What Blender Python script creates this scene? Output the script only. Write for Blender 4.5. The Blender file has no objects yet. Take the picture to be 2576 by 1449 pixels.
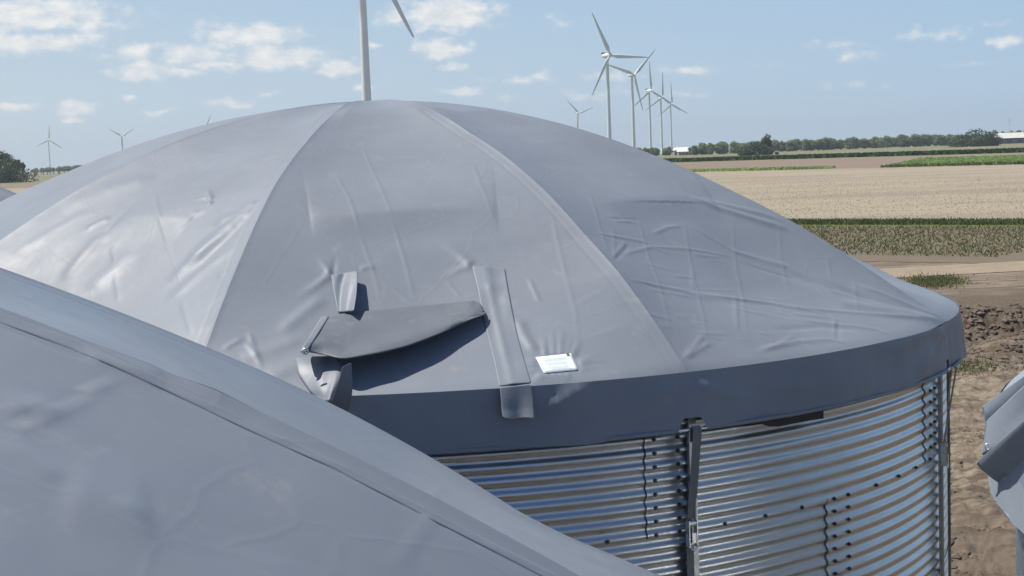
import bpy, math, random
import numpy as np
from mathutils import Vector, Matrix
from mathutils.bvhtree import BVHTree

random.seed(7)
rng = np.random.default_rng(7)
R_ = math.radians
C = bpy.context.scene.collection
sc = bpy.context.scene

# ------------------------------------------------------------------ camera
FPX = 3800.0            # focal length in pixels of a 2576 px wide picture (53 mm equivalent)
PITCH = math.atan(335.5 / FPX)
ROLL = 0.0344
CAMZ = 6.5
_cp, _sp, _cr, _sr = math.cos(PITCH), math.sin(PITCH), math.cos(ROLL), math.sin(ROLL)
FWD = Vector((0, _cp, -_sp)); RT0 = Vector((1, 0, 0)); UP0 = Vector((0, _sp, _cp))
RT = RT0 * _cr - UP0 * _sr
UP = RT0 * _sr + UP0 * _cr
camd = bpy.data.cameras.new('camera')
cam = bpy.data.objects.new('camera', camd); C.objects.link(cam)
camd.sensor_width = 36; camd.lens = FPX / 2576 * 36
camd.clip_start = 0.05; camd.clip_end = 40000
M = Matrix((RT, UP, -FWD)).transposed().to_4x4(); M.translation = (0, 0, CAMZ)
cam.matrix_world = M
sc.camera = cam
CAM = Vector((0, 0, CAMZ))

def ray(x, y):
    a = x - 1288; b = 724.5 - y
    return (RT * a + UP * b + FWD * FPX) / FPX

def gp(x, y, z=0.0):
    d = ray(x, y); return CAM + d * ((z - CAMZ) / d.z)

# ------------------------------------------------------------------ light
SUN_AZ, SUN_EL = -78.0, 62.0
world = bpy.data.worlds.new('World'); sc.world = world; world.use_nodes = True
sun = bpy.data.lights.new('sun', 'SUN'); so = bpy.data.objects.new('sun', sun); C.objects.link(so)
sun.energy = 5.0; sun.angle = R_(0.6); sun.color = (1.0, 0.95, 0.87)
sv = Vector((math.sin(R_(SUN_AZ)) * math.cos(R_(SUN_EL)), math.cos(R_(SUN_AZ)) * math.cos(R_(SUN_EL)), math.sin(R_(SUN_EL))))
so.rotation_euler = sv.to_track_quat('Z', 'Y').to_euler()
so.location = (0, 0, 60)
sc.view_settings.view_transform = 'Standard'; sc.view_settings.look = 'None'
sc.view_settings.gamma = 1; sc.view_settings.exposure = 0.15
sc.cycles.use_denoising = True
sc.cycles.max_bounces = 8

def build_sky():
    nt = world.node_tree; N = nt.nodes; L = nt.links
    for n in list(N): N.remove(n)
    def nn(t, **k):
        n = N.new(t)
        for a, b in k.items(): setattr(n, a, b)
        return n
    def put(sock, v):
        if hasattr(v, 'is_output') or isinstance(v, bpy.types.NodeSocket): L.new(v, sock)
        else: sock.default_value = v
    def m(op, a, b=None, c=None, clamp=False):
        n = nn('ShaderNodeMath', operation=op); n.use_clamp = clamp
        put(n.inputs[0], a)
        if b is not None: put(n.inputs[1], b)
        if c is not None: put(n.inputs[2], c)
        return n.outputs[0]
    out = nn('ShaderNodeOutputWorld'); bg = nn('ShaderNodeBackground'); L.new(bg.outputs[0], out.inputs[0])
    bg.inputs[1].default_value = 0.08
    sky = nn('ShaderNodeTexSky'); sky.sky_type = 'NISHITA'; sky.sun_disc = False
    sky.sun_elevation = R_(SUN_EL); sky.sun_rotation = R_(SUN_AZ)
    sky.altitude = 0; sky.air_density = 1.0; sky.dust_density = 0.6; sky.ozone_density = 1.6
    tc = nn('ShaderNodeTexCoord')
    nz = nn('ShaderNodeVectorMath', operation='NORMALIZE'); L.new(tc.outputs['Generated'], nz.inputs[0])
    sep = nn('ShaderNodeSeparateXYZ'); L.new(nz.outputs[0], sep.inputs[0])
    az = m('MULTIPLY', m('ARCTAN2', sep.outputs[0], sep.outputs[1]), 57.2958)
    el = m('MULTIPLY', m('ARCSINE', sep.outputs[2]), 57.2958)
    cb = nn('ShaderNodeCombineXYZ'); L.new(az, cb.inputs[0]); L.new(el, cb.inputs[1])
    # ragged edges
    def noise(scale, detail, rough, yscale=1.0):
        mp = nn('ShaderNodeVectorMath', operation='MULTIPLY'); L.new(cb.outputs[0], mp.inputs[0]); mp.inputs[1].default_value = (1, yscale, 1)
        n = nn('ShaderNodeTexNoise'); n.inputs['Scale'].default_value = scale; n.inputs['Detail'].default_value = detail; n.inputs['Roughness'].default_value = rough
        L.new(mp.outputs[0], n.inputs['Vector']); return n
    wn = noise(0.55, 4, 0.6, 1.4)
    sub = nn('ShaderNodeVectorMath', operation='SUBTRACT'); L.new(wn.outputs['Color'], sub.inputs[0]); sub.inputs[1].default_value = (.5, .5, .5)
    sc2 = nn('ShaderNodeVectorMath', operation='MULTIPLY'); L.new(sub.outputs[0], sc2.inputs[0]); sc2.inputs[1].default_value = (1.5, .7, 0)
    add = nn('ShaderNodeVectorMath', operation='ADD'); L.new(cb.outputs[0], add.inputs[0]); L.new(sc2.outputs[0], add.inputs[1])
    P = add.outputs[0]
    # centre x, y, half width, half height (pixels of the 2576 wide picture), strength
    cl = [(60, 40, 230, 42, 1.15), (190, 58, 140, 16, .7), (60, 108, 190, 26, 1.05), (340, 42, 40, 12, .35),
          (635, 82, 140, 28, 1.05), (480, 135, 75, 30, .95), (690, 142, 130, 34, 1.1), (560, 160, 160, 14, .6), (540, 112, 60, 20, .6), (330, 130, 70, 22, .75),
          (350, 180, 85, 22, 1.0), (440, 182, 60, 14, .85), (185, 275, 62, 20, .95), (183, 303, 40, 10, .75), (30, 270, 55, 10, .8), (848, 170, 60, 18, .95),
          (1120, 36, 140, 40, 1.1), (1000, 44, 80, 18, .7), (1110, 68, 80, 14, .6), (1112, 122, 66, 26, 1.1), (1140, 165, 40, 10, .65), (912, 213, 42, 11, .7),
          (935, 112, 25, 9, .5), (572, 260, 60, 11, .8), (410, 288, 45, 9, .6), (322, 243, 30, 10, .6), (676, 231, 20, 7, .55),
          (1165, 230, 55, 13, .9), (1300, 203, 80, 10, .55), (1357, 187, 28, 16, .85), (1277, 243, 26, 8, .6), (1560, 190, 90, 12, .35), (1500, 240, 90, 14, .3),
          (1715, 178, 60, 10, .5), (1755, 170, 28, 12, .6), (1920, 162, 34, 9, .5), (2100, 112, 70, 12, .4), (2150, 150, 60, 14, .3), (2350, 88, 80, 13, .38),
          (2520, 104, 60, 16, .65), (2170, 215, 70, 8, .3), (2440, 165, 60, 8, .28), (2490, 60, 60, 8, .25), (1720, 240, 60, 8, .3), (1400, 50, 60, 12, .25)]
    F = None
    for i, (x, y, rx, ry, amp) in enumerate(cl):
        d = ray(x, y).normalized(); a = math.degrees(math.atan2(d.x, d.y)); e = math.degrees(math.asin(d.z))
        k = 57.2958 / FPX
        ix, iy = 1 / (rx * k * 1.12), 1 / (ry * k * 1.15)
        v = nn('ShaderNodeVectorMath', operation='MULTIPLY_ADD'); L.new(P, v.inputs[0]); v.inputs[1].default_value = (ix, iy, 0); v.inputs[2].default_value = (-a * ix, -e * iy, 0)
        ln = nn('ShaderNodeVectorMath', operation='LENGTH'); L.new(v.outputs[0], ln.inputs[0])
        f = m('MULTIPLY_ADD', ln.outputs['Value'], -amp * .9, amp)
        F = f if F is None else m('MAXIMUM', F, f)
    fb = noise(1.3, 5, 0.55, 1.5)
    # cumulus elsewhere in the sky, outside this picture's field of view
    g = nn('ShaderNodeTexNoise'); g.inputs['Scale'].default_value = 2.2; g.inputs['Detail'].default_value = 6; g.inputs['Roughness'].default_value = .6
    gm = nn('ShaderNodeVectorMath', operation='MULTIPLY'); L.new(nz.outputs[0], gm.inputs[0]); gm.inputs[1].default_value = (1, 1, 2.4)
    L.new(gm.outputs[0], g.inputs['Vector'])
    els = m('MULTIPLY_ADD', g.outputs['Fac'], 3.2, -1.95)
    away = m('MULTIPLY_ADD', m('ABSOLUTE', az), .06, -1.7, clamp=True)
    up = m('MULTIPLY_ADD', el, .08, -1.1, clamp=True)
    els = m('MULTIPLY', els, m('MAXIMUM', away, up))
    els = m('ADD', els, m('MULTIPLY_ADD', m('MAXIMUM', away, up), 1.2, -1.2))
    F = m('MAXIMUM', F, els)
    t = m('ADD', F, m('MULTIPLY_ADD', fb.outputs['Fac'], 1.7, -0.88))
    mr = nn('ShaderNodeMapRange', interpolation_type='SMOOTHSTEP'); L.new(t, mr.inputs[0]); mr.inputs[1].default_value = -0.05; mr.inputs[2].default_value = 0.72
    mr.inputs[3].default_value = 0; mr.inputs[4].default_value = 0.93
    # cloud colour: white with grey-blue undersides
    fs = noise(1.1, 5, .6, 2.2)
    cr = nn('ShaderNodeMapRange'); L.new(fs.outputs['Fac'], cr.inputs[0]); cr.inputs[1].default_value = .35; cr.inputs[2].default_value = .62
    mc = nn('ShaderNodeMix', data_type='RGBA'); L.new(cr.outputs[0], mc.inputs['Factor'])
    mc.inputs['A'].default_value = (7.8, 8.4, 9.0, 1); mc.inputs['B'].default_value = (10.4, 10.3, 10.0, 1)
    # pale haze low in the sky, whiter towards the sun side
    veil = m('MULTIPLY_ADD', el, -.022, 1.05, clamp=True)
    veil = m('MULTIPLY', veil, .92)
    lf = m('MULTIPLY_ADD', az, -.020, .42, clamp=True)
    lo = m('MULTIPLY_ADD', el, -.10, 1.0, clamp=True)
    va = nn('ShaderNodeMix', data_type='RGBA'); L.new(lo, va.inputs['Factor'])
    va.inputs['A'].default_value = (3.6, 6.0, 9.2, 1); va.inputs['B'].default_value = (5.3, 7.05, 8.8, 1)
    vb = nn('ShaderNodeMix', data_type='RGBA'); L.new(m('MULTIPLY', lf, m('MULTIPLY_ADD', lo, .75, .25)), vb.inputs['Factor'])
    L.new(va.outputs['Result'], vb.inputs['A']); vb.inputs['B'].default_value = (7.1, 8.1, 8.7, 1)
    mv = nn('ShaderNodeMix', data_type='RGBA'); L.new(veil, mv.inputs['Factor'])
    L.new(sky.outputs[0], mv.inputs['A']); L.new(vb.outputs['Result'], mv.inputs['B'])
    sdn = nn('ShaderNodeVectorMath', operation='DOT_PRODUCT'); L.new(nz.outputs[0], sdn.inputs[0]); sdn.inputs[1].default_value = (0.0, 1.0, 0.0)
    back = m('MULTIPLY_ADD', sdn.outputs['Value'], .9, .9, clamp=True)
    bk = nn('ShaderNodeMix', data_type='RGBA'); L.new(back, bk.inputs['Factor'])
    ml = nn('ShaderNodeMix', data_type='RGBA', blend_type='MULTIPLY'); ml.inputs['Factor'].default_value = 1; L.new(mv.outputs['Result'], ml.inputs['A']); ml.inputs['B'].default_value = (.42, .55, .80, 1)
    L.new(ml.outputs['Result'], bk.inputs['A']); L.new(mv.outputs['Result'], bk.inputs['B']); mv = bk
    mx = nn('ShaderNodeMix', data_type='RGBA'); L.new(mr.outputs[0], mx.inputs['Factor'])
    L.new(mv.outputs['Result'], mx.inputs['A']); L.new(mc.outputs['Result'], mx.inputs['B'])
    L.new(mx.outputs['Result'], bg.inputs[0])
build_sky()

# ------------------------------------------------------------------ materials
class Mat:
    def __init__(s, name):
        s.m = bpy.data.materials.new(name); s.m.use_nodes = True
        s.nt = s.m.node_tree; s.b = s.nt.nodes['Principled BSDF']; s.N = s.nt.nodes; s.L = s.nt.links
    def set(s, **k):
        for a, v in k.items():
            i = s.b.inputs[a.replace('_', ' ')]
            if isinstance(v, bpy.types.NodeSocket): s.L.new(v, i)
            else: i.default_value = v
        return s
    def coord(s, kind='Object', scale=(1, 1, 1), rot=(0, 0, 0)):
        tc = s.N.new('ShaderNodeTexCoord'); mp = s.N.new('ShaderNodeMapping')
        mp.inputs['Scale'].default_value = scale; mp.inputs['Rotation'].default_value = rot
        s.L.new(tc.outputs[kind], mp.inputs[0]); return mp.outputs[0]
    def noise(s, vec, scale, detail=4, rough=.5, dist=0, out='Fac'):
        n = s.N.new('ShaderNodeTexNoise'); s.L.new(vec, n.inputs['Vector'])
        n.inputs['Scale'].default_value = scale; n.inputs['Detail'].default_value = detail
        n.inputs['Roughness'].default_value = rough; n.inputs['Distortion'].default_value = dist
        return n.outputs[out]
    def ramp(s, fac, stops, interp='LINEAR'):
        r = s.N.new('ShaderNodeValToRGB'); s.L.new(fac, r.inputs[0]); r.color_ramp.interpolation = interp
        e = r.color_ramp.elements
        while len(e) < len(stops): e.new(.5)
        for i, (p, c) in enumerate(stops):
            e[i].position = p; e[i].color = (*c, 1) if len(c) == 3 else c
        return r.outputs[0]
    def rng(s, v, a, b, c, d):
        n = s.N.new('ShaderNodeMapRange'); s.L.new(v, n.inputs[0])
        for i, x in enumerate((a, b, c, d)): n.inputs[i + 1].default_value = x
        return n.outputs[0]
    def mix(s, f, a, b, bt='MIX'):
        n = s.N.new('ShaderNodeMix'); n.data_type = 'RGBA'; n.blend_type = bt
        for k, v in (('Factor', f), ('A', a), ('B', b)):
            if isinstance(v, bpy.types.NodeSocket): s.L.new(v, n.inputs[k])
            elif k == 'Factor': n.inputs[k].default_value = v
            else: n.inputs[k].default_value = (*v, 1)
        return n.outputs['Result']
    def bump(s, h, strength=.3, dist=.01, prev=None):
        n = s.N.new('ShaderNodeBump'); s.L.new(h, n.inputs['Height'])
        n.inputs['Strength'].default_value = strength; n.inputs['Distance'].default_value = dist
        if prev is not None: s.L.new(prev, n.inputs['Normal'])
        s.L.new(n.outputs[0], s.b.inputs['Normal']); return n.outputs[0]

def membrane(name, base=(.205, .227, .262), rough=.49, crinkle=.28, crumple=.07, spec=.36):
    M_ = Mat(name); v = M_.coord()
    big = M_.noise(v, 1.1, 5, .55)
    col = M_.mix(M_.rng(big, .3, .7, 0, 1), tuple(c * .93 for c in base), tuple(c * 1.07 for c in base))
    dust = M_.noise(M_.coord(scale=(1, 1, .5)), 7, 8, .7)
    col = M_.mix(M_.rng(dust, .58, .8, 0, .3), col, (.42, .40, .36))
    M_.set(Base_Color=col, Roughness=M_.rng(M_.noise(v, 4, 6, .6), .3, .7, rough - .05, rough + .09), Specular_IOR_Level=spec)
    b1 = M_.bump(M_.noise(v, 2.2, 3, .5, .4), crinkle * .7, .02)
    b2 = M_.bump(M_.noise(v, 13, 5, .62, 1.2), crinkle * .45, .006, b1)
    wv = M_.N.new('ShaderNodeVectorMath'); wv.operation = 'MULTIPLY_ADD'
    M_.L.new(M_.noise(v, 2.5, 3, .6, 0, 'Color'), wv.inputs[0]); wv.inputs[1].default_value = (.12, .12, .12); M_.L.new(v, wv.inputs[2])
    vo = M_.N.new('ShaderNodeTexVoronoi'); vo.feature = 'DISTANCE_TO_EDGE'; vo.inputs['Scale'].default_value = 1.7; M_.L.new(wv.outputs[0], vo.inputs['Vector'])
    ed = M_.rng(vo.outputs['Distance'], 0, .02, 1, 0)
    b2 = M_.bump(ed, crumple, .006, b2)
    M_.bump(M_.noise(v, 420, 2, .5), .12, .0006, b2)
    return M_.m
m_cover = membrane('grey_membrane')
m_cover_near = membrane('grey_membrane_near', base=(.202, .222, .254), spec=.6, rough=.33, crinkle=.2)
m_cover_right = membrane('grey_membrane_right', base=(.25, .285, .33), rough=.48)
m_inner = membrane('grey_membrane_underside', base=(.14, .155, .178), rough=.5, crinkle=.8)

def galvanised(name, base=(.60, .62, .64), rough=.24, aniso=0):
    g = Mat(name); v = g.coord(scale=(1, 1, 1))
    sp = g.N.new('ShaderNodeTexVoronoi'); g.L.new(v, sp.inputs['Vector']); sp.inputs['Scale'].default_value = 70
    n = g.noise(g.coord(scale=(1, 1, 6)), 3, 6, .6)
    col = g.mix(g.rng(n, .35, .7, 0, 1), tuple(c * .86 for c in base), base)
    col = g.mix(g.rng(sp.outputs['Color'], 0, 1, 0, .16), col, tuple(c * .7 for c in base))
    g.set(Base_Color=col, Metallic=1.0, Roughness=g.rng(g.noise(v, 4, 3, .5), .3, .7, rough - .02, rough + .03))
    return g.m
m_steel = galvanised('galvanised_sheet', (.70, .72, .73), .35)
m_post = galvanised('galvanised_post', (.42, .44, .46), .38)
m_bolt = galvanised('bolt_zinc', (.16, .17, .18), .5)

def plain(name, col, rough=.6, metal=0, var=.12, scale=8, bump=0):
    p_ = Mat(name); v = p_.coord()
    c = p_.mix(p_.rng(p_.noise(v, scale, 5, .6), .3, .7, 0, 1), tuple(x * (1 - var) for x in col), tuple(min(1, x * (1 + var)) for x in col))
    p_.set(Base_Color=c, Roughness=rough, Metallic=metal)
    if bump: p_.bump(p_.noise(v, scale * 3, 5, .6), bump, .02)
    return p_.m
m_black = plain('black_rubber_and_shade', (.012, .013, .015), .6)  # black of rubber and sealant, also the painted shade under the eave
m_strap = plain('grey_webbing', (.165, .175, .18), .7, scale=60, bump=.2)
m_label = plain('white_label', (.84, .88, .87), .35, var=.03)
m_ink = plain('label_print', (.50, .58, .58), .5, var=.25, scale=90)
m_green = plain('green_patch', (.06, .22, .07), .5)
m_white = plain('turbine_paint', (.76, .81, .78), .45, var=.04, scale=.2)
m_cooler = plain('turbine_cooler', (.035, .04, .05), .6)  # dark colour of the cooler box on the nacelle
m_patch = plain('clear_film', (.34, .33, .30), .22, var=.2, scale=5)
m_darkpatch = plain('dark_mark', (.04, .042, .047), .5, var=.3, scale=30)

# ------------------------------------------------------------------ helpers
def mesh_obj(name, V, F, mat=None, parent=None, smooth=True, loc=None):
    me = bpy.data.meshes.new(name)
    V = np.asarray(V, dtype=np.float32)
    if isinstance(F, np.ndarray) and F.ndim == 2:
        me.vertices.add(len(V)); me.vertices.foreach_set('co', V.ravel())
        n, k = F.shape
        me.loops.add(n * k); me.loops.foreach_set('vertex_index', F.astype(np.int32).ravel())
        me.polygons.add(n); me.polygons.foreach_set('loop_start', (np.arange(n) * k).astype(np.int32))
        me.polygons.foreach_set('loop_total', np.full(n, k, dtype=np.int32))
        me.update(calc_edges=True); me.validate()
    else:
        me.from_pydata([tuple(map(float, v)) for v in V], [], [tuple(map(int, f)) for f in F]); me.update()
    if smooth: me.polygons.foreach_set('use_smooth', np.ones(len(me.polygons), dtype=bool))
    o = bpy.data.objects.new(name, me); C.objects.link(o)
    if mat: me.materials.append(mat)
    if parent: o.parent = parent
    if loc is not None: o.location = loc
    return o

def tag(o, label=None, cat=None, group=None, kind=None):
    if label: o['label'] = label
    if cat: o['category'] = cat
    if group: o['group'] = group
    if kind: o['kind'] = kind
    return o

def empty(name, loc, label, cat, group=None):
    o = bpy.data.objects.new(name, None); C.objects.link(o); o.location = loc
    o.empty_display_size = .2
    return tag(o, label, cat, group)

def grid_faces(nu, nv, off=0, closed=False):
    i = np.arange(nu - 1)[:, None]; j = np.arange(nv if closed else nv - 1)[None, :]
    j2 = (j + 1) % nv
    a = i * nv + j; b = (i + 1) * nv + j; c = (i + 1) * nv + j2; d = i * nv + j2
    return np.stack([a, b, c, d], -1).reshape(-1, 4) + off

class MB:
    """collects shapes into one mesh"""
    def __init__(s): s.V = []; s.F = []; s.n = 0
    def add(s, V, F):
        s.V += [tuple(v) for v in V]; s.F += [tuple(int(i) + s.n for i in f) for f in F]; s.n = len(s.V); return s
    def box(s, c, sz, rot=None):
        x, y, z = sz[0] / 2, sz[1] / 2, sz[2] / 2
        P = [Vector((a * x, b * y, d * z)) for a in (-1, 1) for b in (-1, 1) for d in (-1, 1)]
        if rot is not None: P = [rot @ p for p in P]
        P = [p + Vector(c) for p in P]
        return s.add(P, [(0, 1, 3, 2), (4, 6, 7, 5), (0, 4, 5, 1), (2, 3, 7, 6), (0, 2, 6, 4), (1, 5, 7, 3)])
    def tube(s, pts, r, n=8, cap=True):
        pts = [Vector(p) for p in pts]; rs = r if isinstance(r, (list, tuple)) else [r] * len(pts)
        V = []; up = Vector((0, 0, 1))
        for i, p in enumerate(pts):
            d = (pts[min(i + 1, len(pts) - 1)] - pts[max(i - 1, 0)]).normalized()
            u = d.cross(up) if abs(d.z) < .95 else d.cross(Vector((1, 0, 0)))
            u.normalize(); w = d.cross(u)
            for k in range(n):
                a = 2 * math.pi * k / n; V.append(p + (u * math.cos(a) + w * math.sin(a)) * rs[i])
        F = [(i * n + k, i * n + (k + 1) % n, (i + 1) * n + (k + 1) % n, (i + 1) * n + k) for i in range(len(pts) - 1) for k in range(n)]
        if cap: F += [tuple(range(n)), tuple(reversed(range((len(pts) - 1) * n, len(pts) * n)))]
        return s.add(V, F)
    def band(s, pts, side, w, t=.003):
        """flat webbing along pts, width w along side, thickness t"""
        V = []
        pts = [Vector(p) for p in pts]; side = Vector(side).normalized()
        for i, p in enumerate(pts):
            d = (pts[min(i + 1, len(pts) - 1)] - pts[max(i - 1, 0)]).normalized(); nrm = d.cross(side).normalized()
            for a, b in ((-1, -1), (1, -1), (1, 1), (-1, 1)): V.append(p + side * a * w / 2 + nrm * b * t / 2)
        F = [(i * 4 + k, i * 4 + (k + 1) % 4, (i + 1) * 4 + (k + 1) % 4, (i + 1) * 4 + k) for i in range(len(pts) - 1) for k in range(4)]
        F += [(3, 2, 1, 0), tuple((len(pts) - 1) * 4 + k for k in range(4))]
        return s.add(V, F)
    def build(s, name, mat, parent=None, smooth=False, loc=None):
        return mesh_obj(name, s.V, s.F, mat, parent, smooth, loc)

def vnoise(P, scale, seed=0):
    """smooth value noise on numpy points (n,3) -> (n,)"""
    q = P * scale + seed * 17.3; i = np.floor(q).astype(np.int64); f = q - i; f = f * f * (3 - 2 * f)
    def h(a, b, c):
        n = (a * 374761393 + b * 668265263 + c * 2147483647 + seed * 144665) & 0xffffffff
        n = ((n ^ (n >> 13)) * 1274126177) & 0xffffffff
        return ((n ^ (n >> 16)) & 0xffff) / 65535.0
    r = 0
    for dx in (0, 1):
        for dy in (0, 1):
            for dz in (0, 1):
                w = (f[:, 0] if dx else 1 - f[:, 0]) * (f[:, 1] if dy else 1 - f[:, 1]) * (f[:, 2] if dz else 1 - f[:, 2])
                r = r + w * h(i[:, 0] + dx, i[:, 1] + dy, i[:, 2] + dz)
    return r
def fbm(P, scale, seed=0, oct=4):
    a = 1; s_ = 0; t = 0
    for k in range(oct):
        s_ = s_ + a * vnoise(P, scale * 2 ** k, seed + k); t += a; a *= .5
    return s_ / t

# ------------------------------------------------------------------ tanks
RC = 4.3215               # radius of the cover's eave
RW = 4.2365              # radius of the steel wall
PROF = (1.644, .004, -.01)
def prof(s): return PROF[0] * (1 - s ** 2) + PROF[1] * (1 - s ** 3) + PROF[2] * (1 - s ** 5)
RIBCORR = {  # measured unevenness of the ribs of the middle tank: s, dz
    'a': ([0, .24, .45, .61, .74, 1], [0, .002, .017, .02, .026, 0]),
    'b': ([0, .16, .31, .42, .51, .6, .69, .76, .92, 1], [0, .01, -.02, -.023, -.009, .007, .002, -.005, -.012, 0]),
    'c': ([0, .21, .3, .4, .54, .65, .75, .84, .93, 1], [0, .02, -.002, -.024, -.008, 0, -.006, .014, .004, -.016]),
    'd': ([0, .4, .66, .75, .85, .92, 1], [0, -.01, -.023, -.012, -.017, -.014, 0]),
    'z': ([0, .5, 1], [0, 0, 0]),
    'y': ([0, .14, .3, .45, .62, .75, .87, .97, 1], [0, -.01, -.085, -.105, -.16, -.145, -.115, -.04, 0]),
    'x': ([0, .14, .3, .45, .62, .75, .87, .97, 1], [0, -.01, -.06, -.09, -.13, -.12, -.09, -.03, 0]),
    'w': ([0, .2, .4, .55, .68, .85, 1], [0, .0, .025, .045, .09, .10, 0]),
}
def cover_grid(a0, a1, c0, c1, A, H, nt, ns, sag=.06):
    """one gore of the cover between the rib angles a0 and a1 (degrees, clockwise from the camera side)"""
    t = np.linspace(0, 1, nt)[None, :]; s = np.linspace(0, 1, ns) ** .9; s = s[:, None]
    r0, r1 = R_(a0), R_(a1); an = r0 + (r1 - r0) * t
    ex, ey = np.sin(an), -np.cos(an)
    cx = math.sin(r0) * (1 - t) + math.sin(r1) * t; cy = -math.cos(r0) * (1 - t) - math.cos(r1) * t
    w = s ** 11
    X = A[0] * (1 - s) + s * RC * (cx * (1 - w) + ex * w); Y = A[1] * (1 - s) + s * RC * (cy * (1 - w) + ey * w)
    z0 = np.interp(s, *RIBCORR[c0]); z1 = np.interp(s, *RIBCORR[c1])
    g = 4 * t * (1 - t)
    Z = H + prof(s) + z0 * (1 - t) + z1 * t - sag * g * np.sin(np.pi * s) ** 1.0
    # the cover lies on hoops: slight break in slope between the ribs
    plate = np.clip(g * 2.2, 0, 1)
    for sh, hh, ww in ((.25, .020, .09), (.43, .008, .1)):
        Z = Z + hh * plate * np.clip(1 - np.abs(s - sh) / ww, 0, 1)
    # eave roll
    e = np.clip((s - .985) / .015, 0, 1); Z = Z - .012 * e * e
    # welded seam strip beside the rib
    rd = np.minimum(t, 1 - t) * s * 2.5
    rd = (1 - t) * s * 2.6
    Z = Z + .002 * np.exp(-(np.minimum(t, 1 - t) * s * 2.6 / .015) ** 2) - .0016 * np.exp(-((rd - .07) / .012) ** 2)
    Z = Z - .095 * g * np.exp(-((s - .84) / .11) ** 2)
    return np.stack([X, Y, Z], -1).reshape(-1, 3), grid_faces(ns, nt)

def apply_creases(V, creases, nrm):
    D = np.zeros(len(V)); GAIN = .65
    for (P, w, h, kind) in creases:
        P = np.asarray(P); L = np.sum(np.linalg.norm(np.diff(P, axis=0), axis=1)); acc = 0
        lo = P.min(0) - 3 * w - .002; hi = P.max(0) + 3 * w + .002
        idx = np.nonzero(np.all((V > lo) & (V < hi), axis=1))[0]
        if len(idx) == 0: continue
        Q = V[idx]; best = np.full(len(idx), 1e9); tt = np.zeros(len(idx)); sg = np.zeros(len(idx))
        for a, b in zip(P[:-1], P[1:]):
            ab = b - a; l = np.linalg.norm(ab); u = np.clip(((Q - a) @ ab) / (l * l), 0, 1)
            d = Q - (a + u[:, None] * ab); dd = np.linalg.norm(d, axis=1)
            side = np.sign(ab[0] * d[:, 1] - ab[1] * d[:, 0])
            m = dd < best; best[m] = dd[m]; tt[m] = (acc + u[m] * l) / L; sg[m] = side[m]; acc += l
        taper = np.clip(np.sin(np.pi * np.clip(tt, .02, .98)) * 1.7, 0, 1)
        if kind == 'fan': taper = np.clip(1.15 - tt, 0, 1) * np.clip(tt * 12, 0, 1)
        if kind == 'ridge' or kind == 'fan': D[idx] += h * taper * np.exp(-(best / w) ** 2)
        elif kind == 'ledge':
            up_ = (Q - best[:, None] * 0)[:, 2] > np.interp(tt, [0, 1], [P[0][2], P[-1][2]])
            tp = np.sin(np.pi * np.clip(tt, 0, 1)) ** .6
            best = np.sqrt(best ** 2 + .02 ** 2) - .02
            D[idx] += h * tp * np.where(up_, np.clip(1 - best / (2.6 * w), 0, 1) ** 1.3, np.clip(1 - best / w, 0, 1) ** 1.6)
        elif kind == 'tent': D[idx] += h * taper * np.clip(1 - best / w, 0, 1)
        elif kind == 'step': D[idx] += h * taper * np.exp(-(best / w) ** 2) * np.where(sg > 0, 1, -.2)
    return V + nrm * (D * GAIN)[:, None]

def grid_normals(V, ns, nt):
    G = V.reshape(ns, nt, 3); du = np.gradient(G, axis=0); dv = np.gradient(G, axis=1)
    n = np.cross(du, dv); n /= np.maximum(np.linalg.norm(n, axis=2, keepdims=True), 1e-9)
    n[n[..., 2] < 0] *= -1
    return n.reshape(-1, 3)

def cover_bvh(loc, ribs, A, H):
    Vs = []; Fs = []; o = 0
    for i in range(len(ribs)):
        a0, c0 = ribs[i]; a1, c1 = ribs[(i + 1) % len(ribs)]
        if a1 < a0: a1 += 360
        V, F = cover_grid(a0, a1, c0, c1, A, H, 25, 60)
        Vs.append(V + np.array(loc)); Fs.append(F + o); o += len(V)
    V = np.concatenate(Vs); F = np.concatenate(Fs)
    return BVHTree.FromPolygons([tuple(v) for v in V], [tuple(int(i) for i in f) for f in F])

def skirt_mesh(H, notches, rb=.032, drop=.322, hemdrop=.0, a_from=0, a_to=360, nv=14, creases=(), step=.75, wob=.012):
    """hanging band below the eave; notches are (angle, half width in degrees, height)"""
    ang = set(np.round(np.arange(a_from, a_to + .001, step), 3))
    for a, hw, hh in notches:
        for d in np.linspace(-hw - .4, hw + .4, 41): ang.add(round(a + d, 4))
    ang = np.array(sorted(ang)); V = []; n = len(ang)
    zb = np.full(n, H - .012 - drop) + wob * np.sin(np.radians(ang) * 10) ** 2 + .006 * np.sin(np.radians(ang) * 37) * np.sin(np.radians(ang) * 23 + 1)
    for a, hw, hh in notches:
        d = np.abs(ang - a) / hw; k = d < 1
        zb[k] = np.maximum(zb[k], H - .012 - drop + hh * np.minimum(1, (1 - d[k] ** 4) ** .5 * 1.05))
    top = H - .012
    for j in range(nv):
        f = j / (nv - 1)
        z = top + (zb - top) * f; full = (top - z) / drop
        r = RC + .004 + rb * full ** .8 - .006 * np.sin(np.pi * full) + .006 * np.sin(np.radians(ang * 10 + 40)) * full
        V.append(np.stack([np.sin(np.radians(ang)) * r, -np.cos(np.radians(ang)) * r, z], -1))
    V = np.concatenate(V); nr = V.copy(); nr[:, 2] = 0; nr /= np.linalg.norm(nr, axis=1, keepdims=True)
    V = V + nr * ((fbm(V * np.array([1, 1, .35]), 2.6, 3) - .5) * .075 * np.clip((top - V[:, 2]) / .1, 0, 1))[:, None]
    if creases: V = apply_creases(V, creases, nr)
    return V, grid_faces(nv, n), ang, zb

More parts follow.
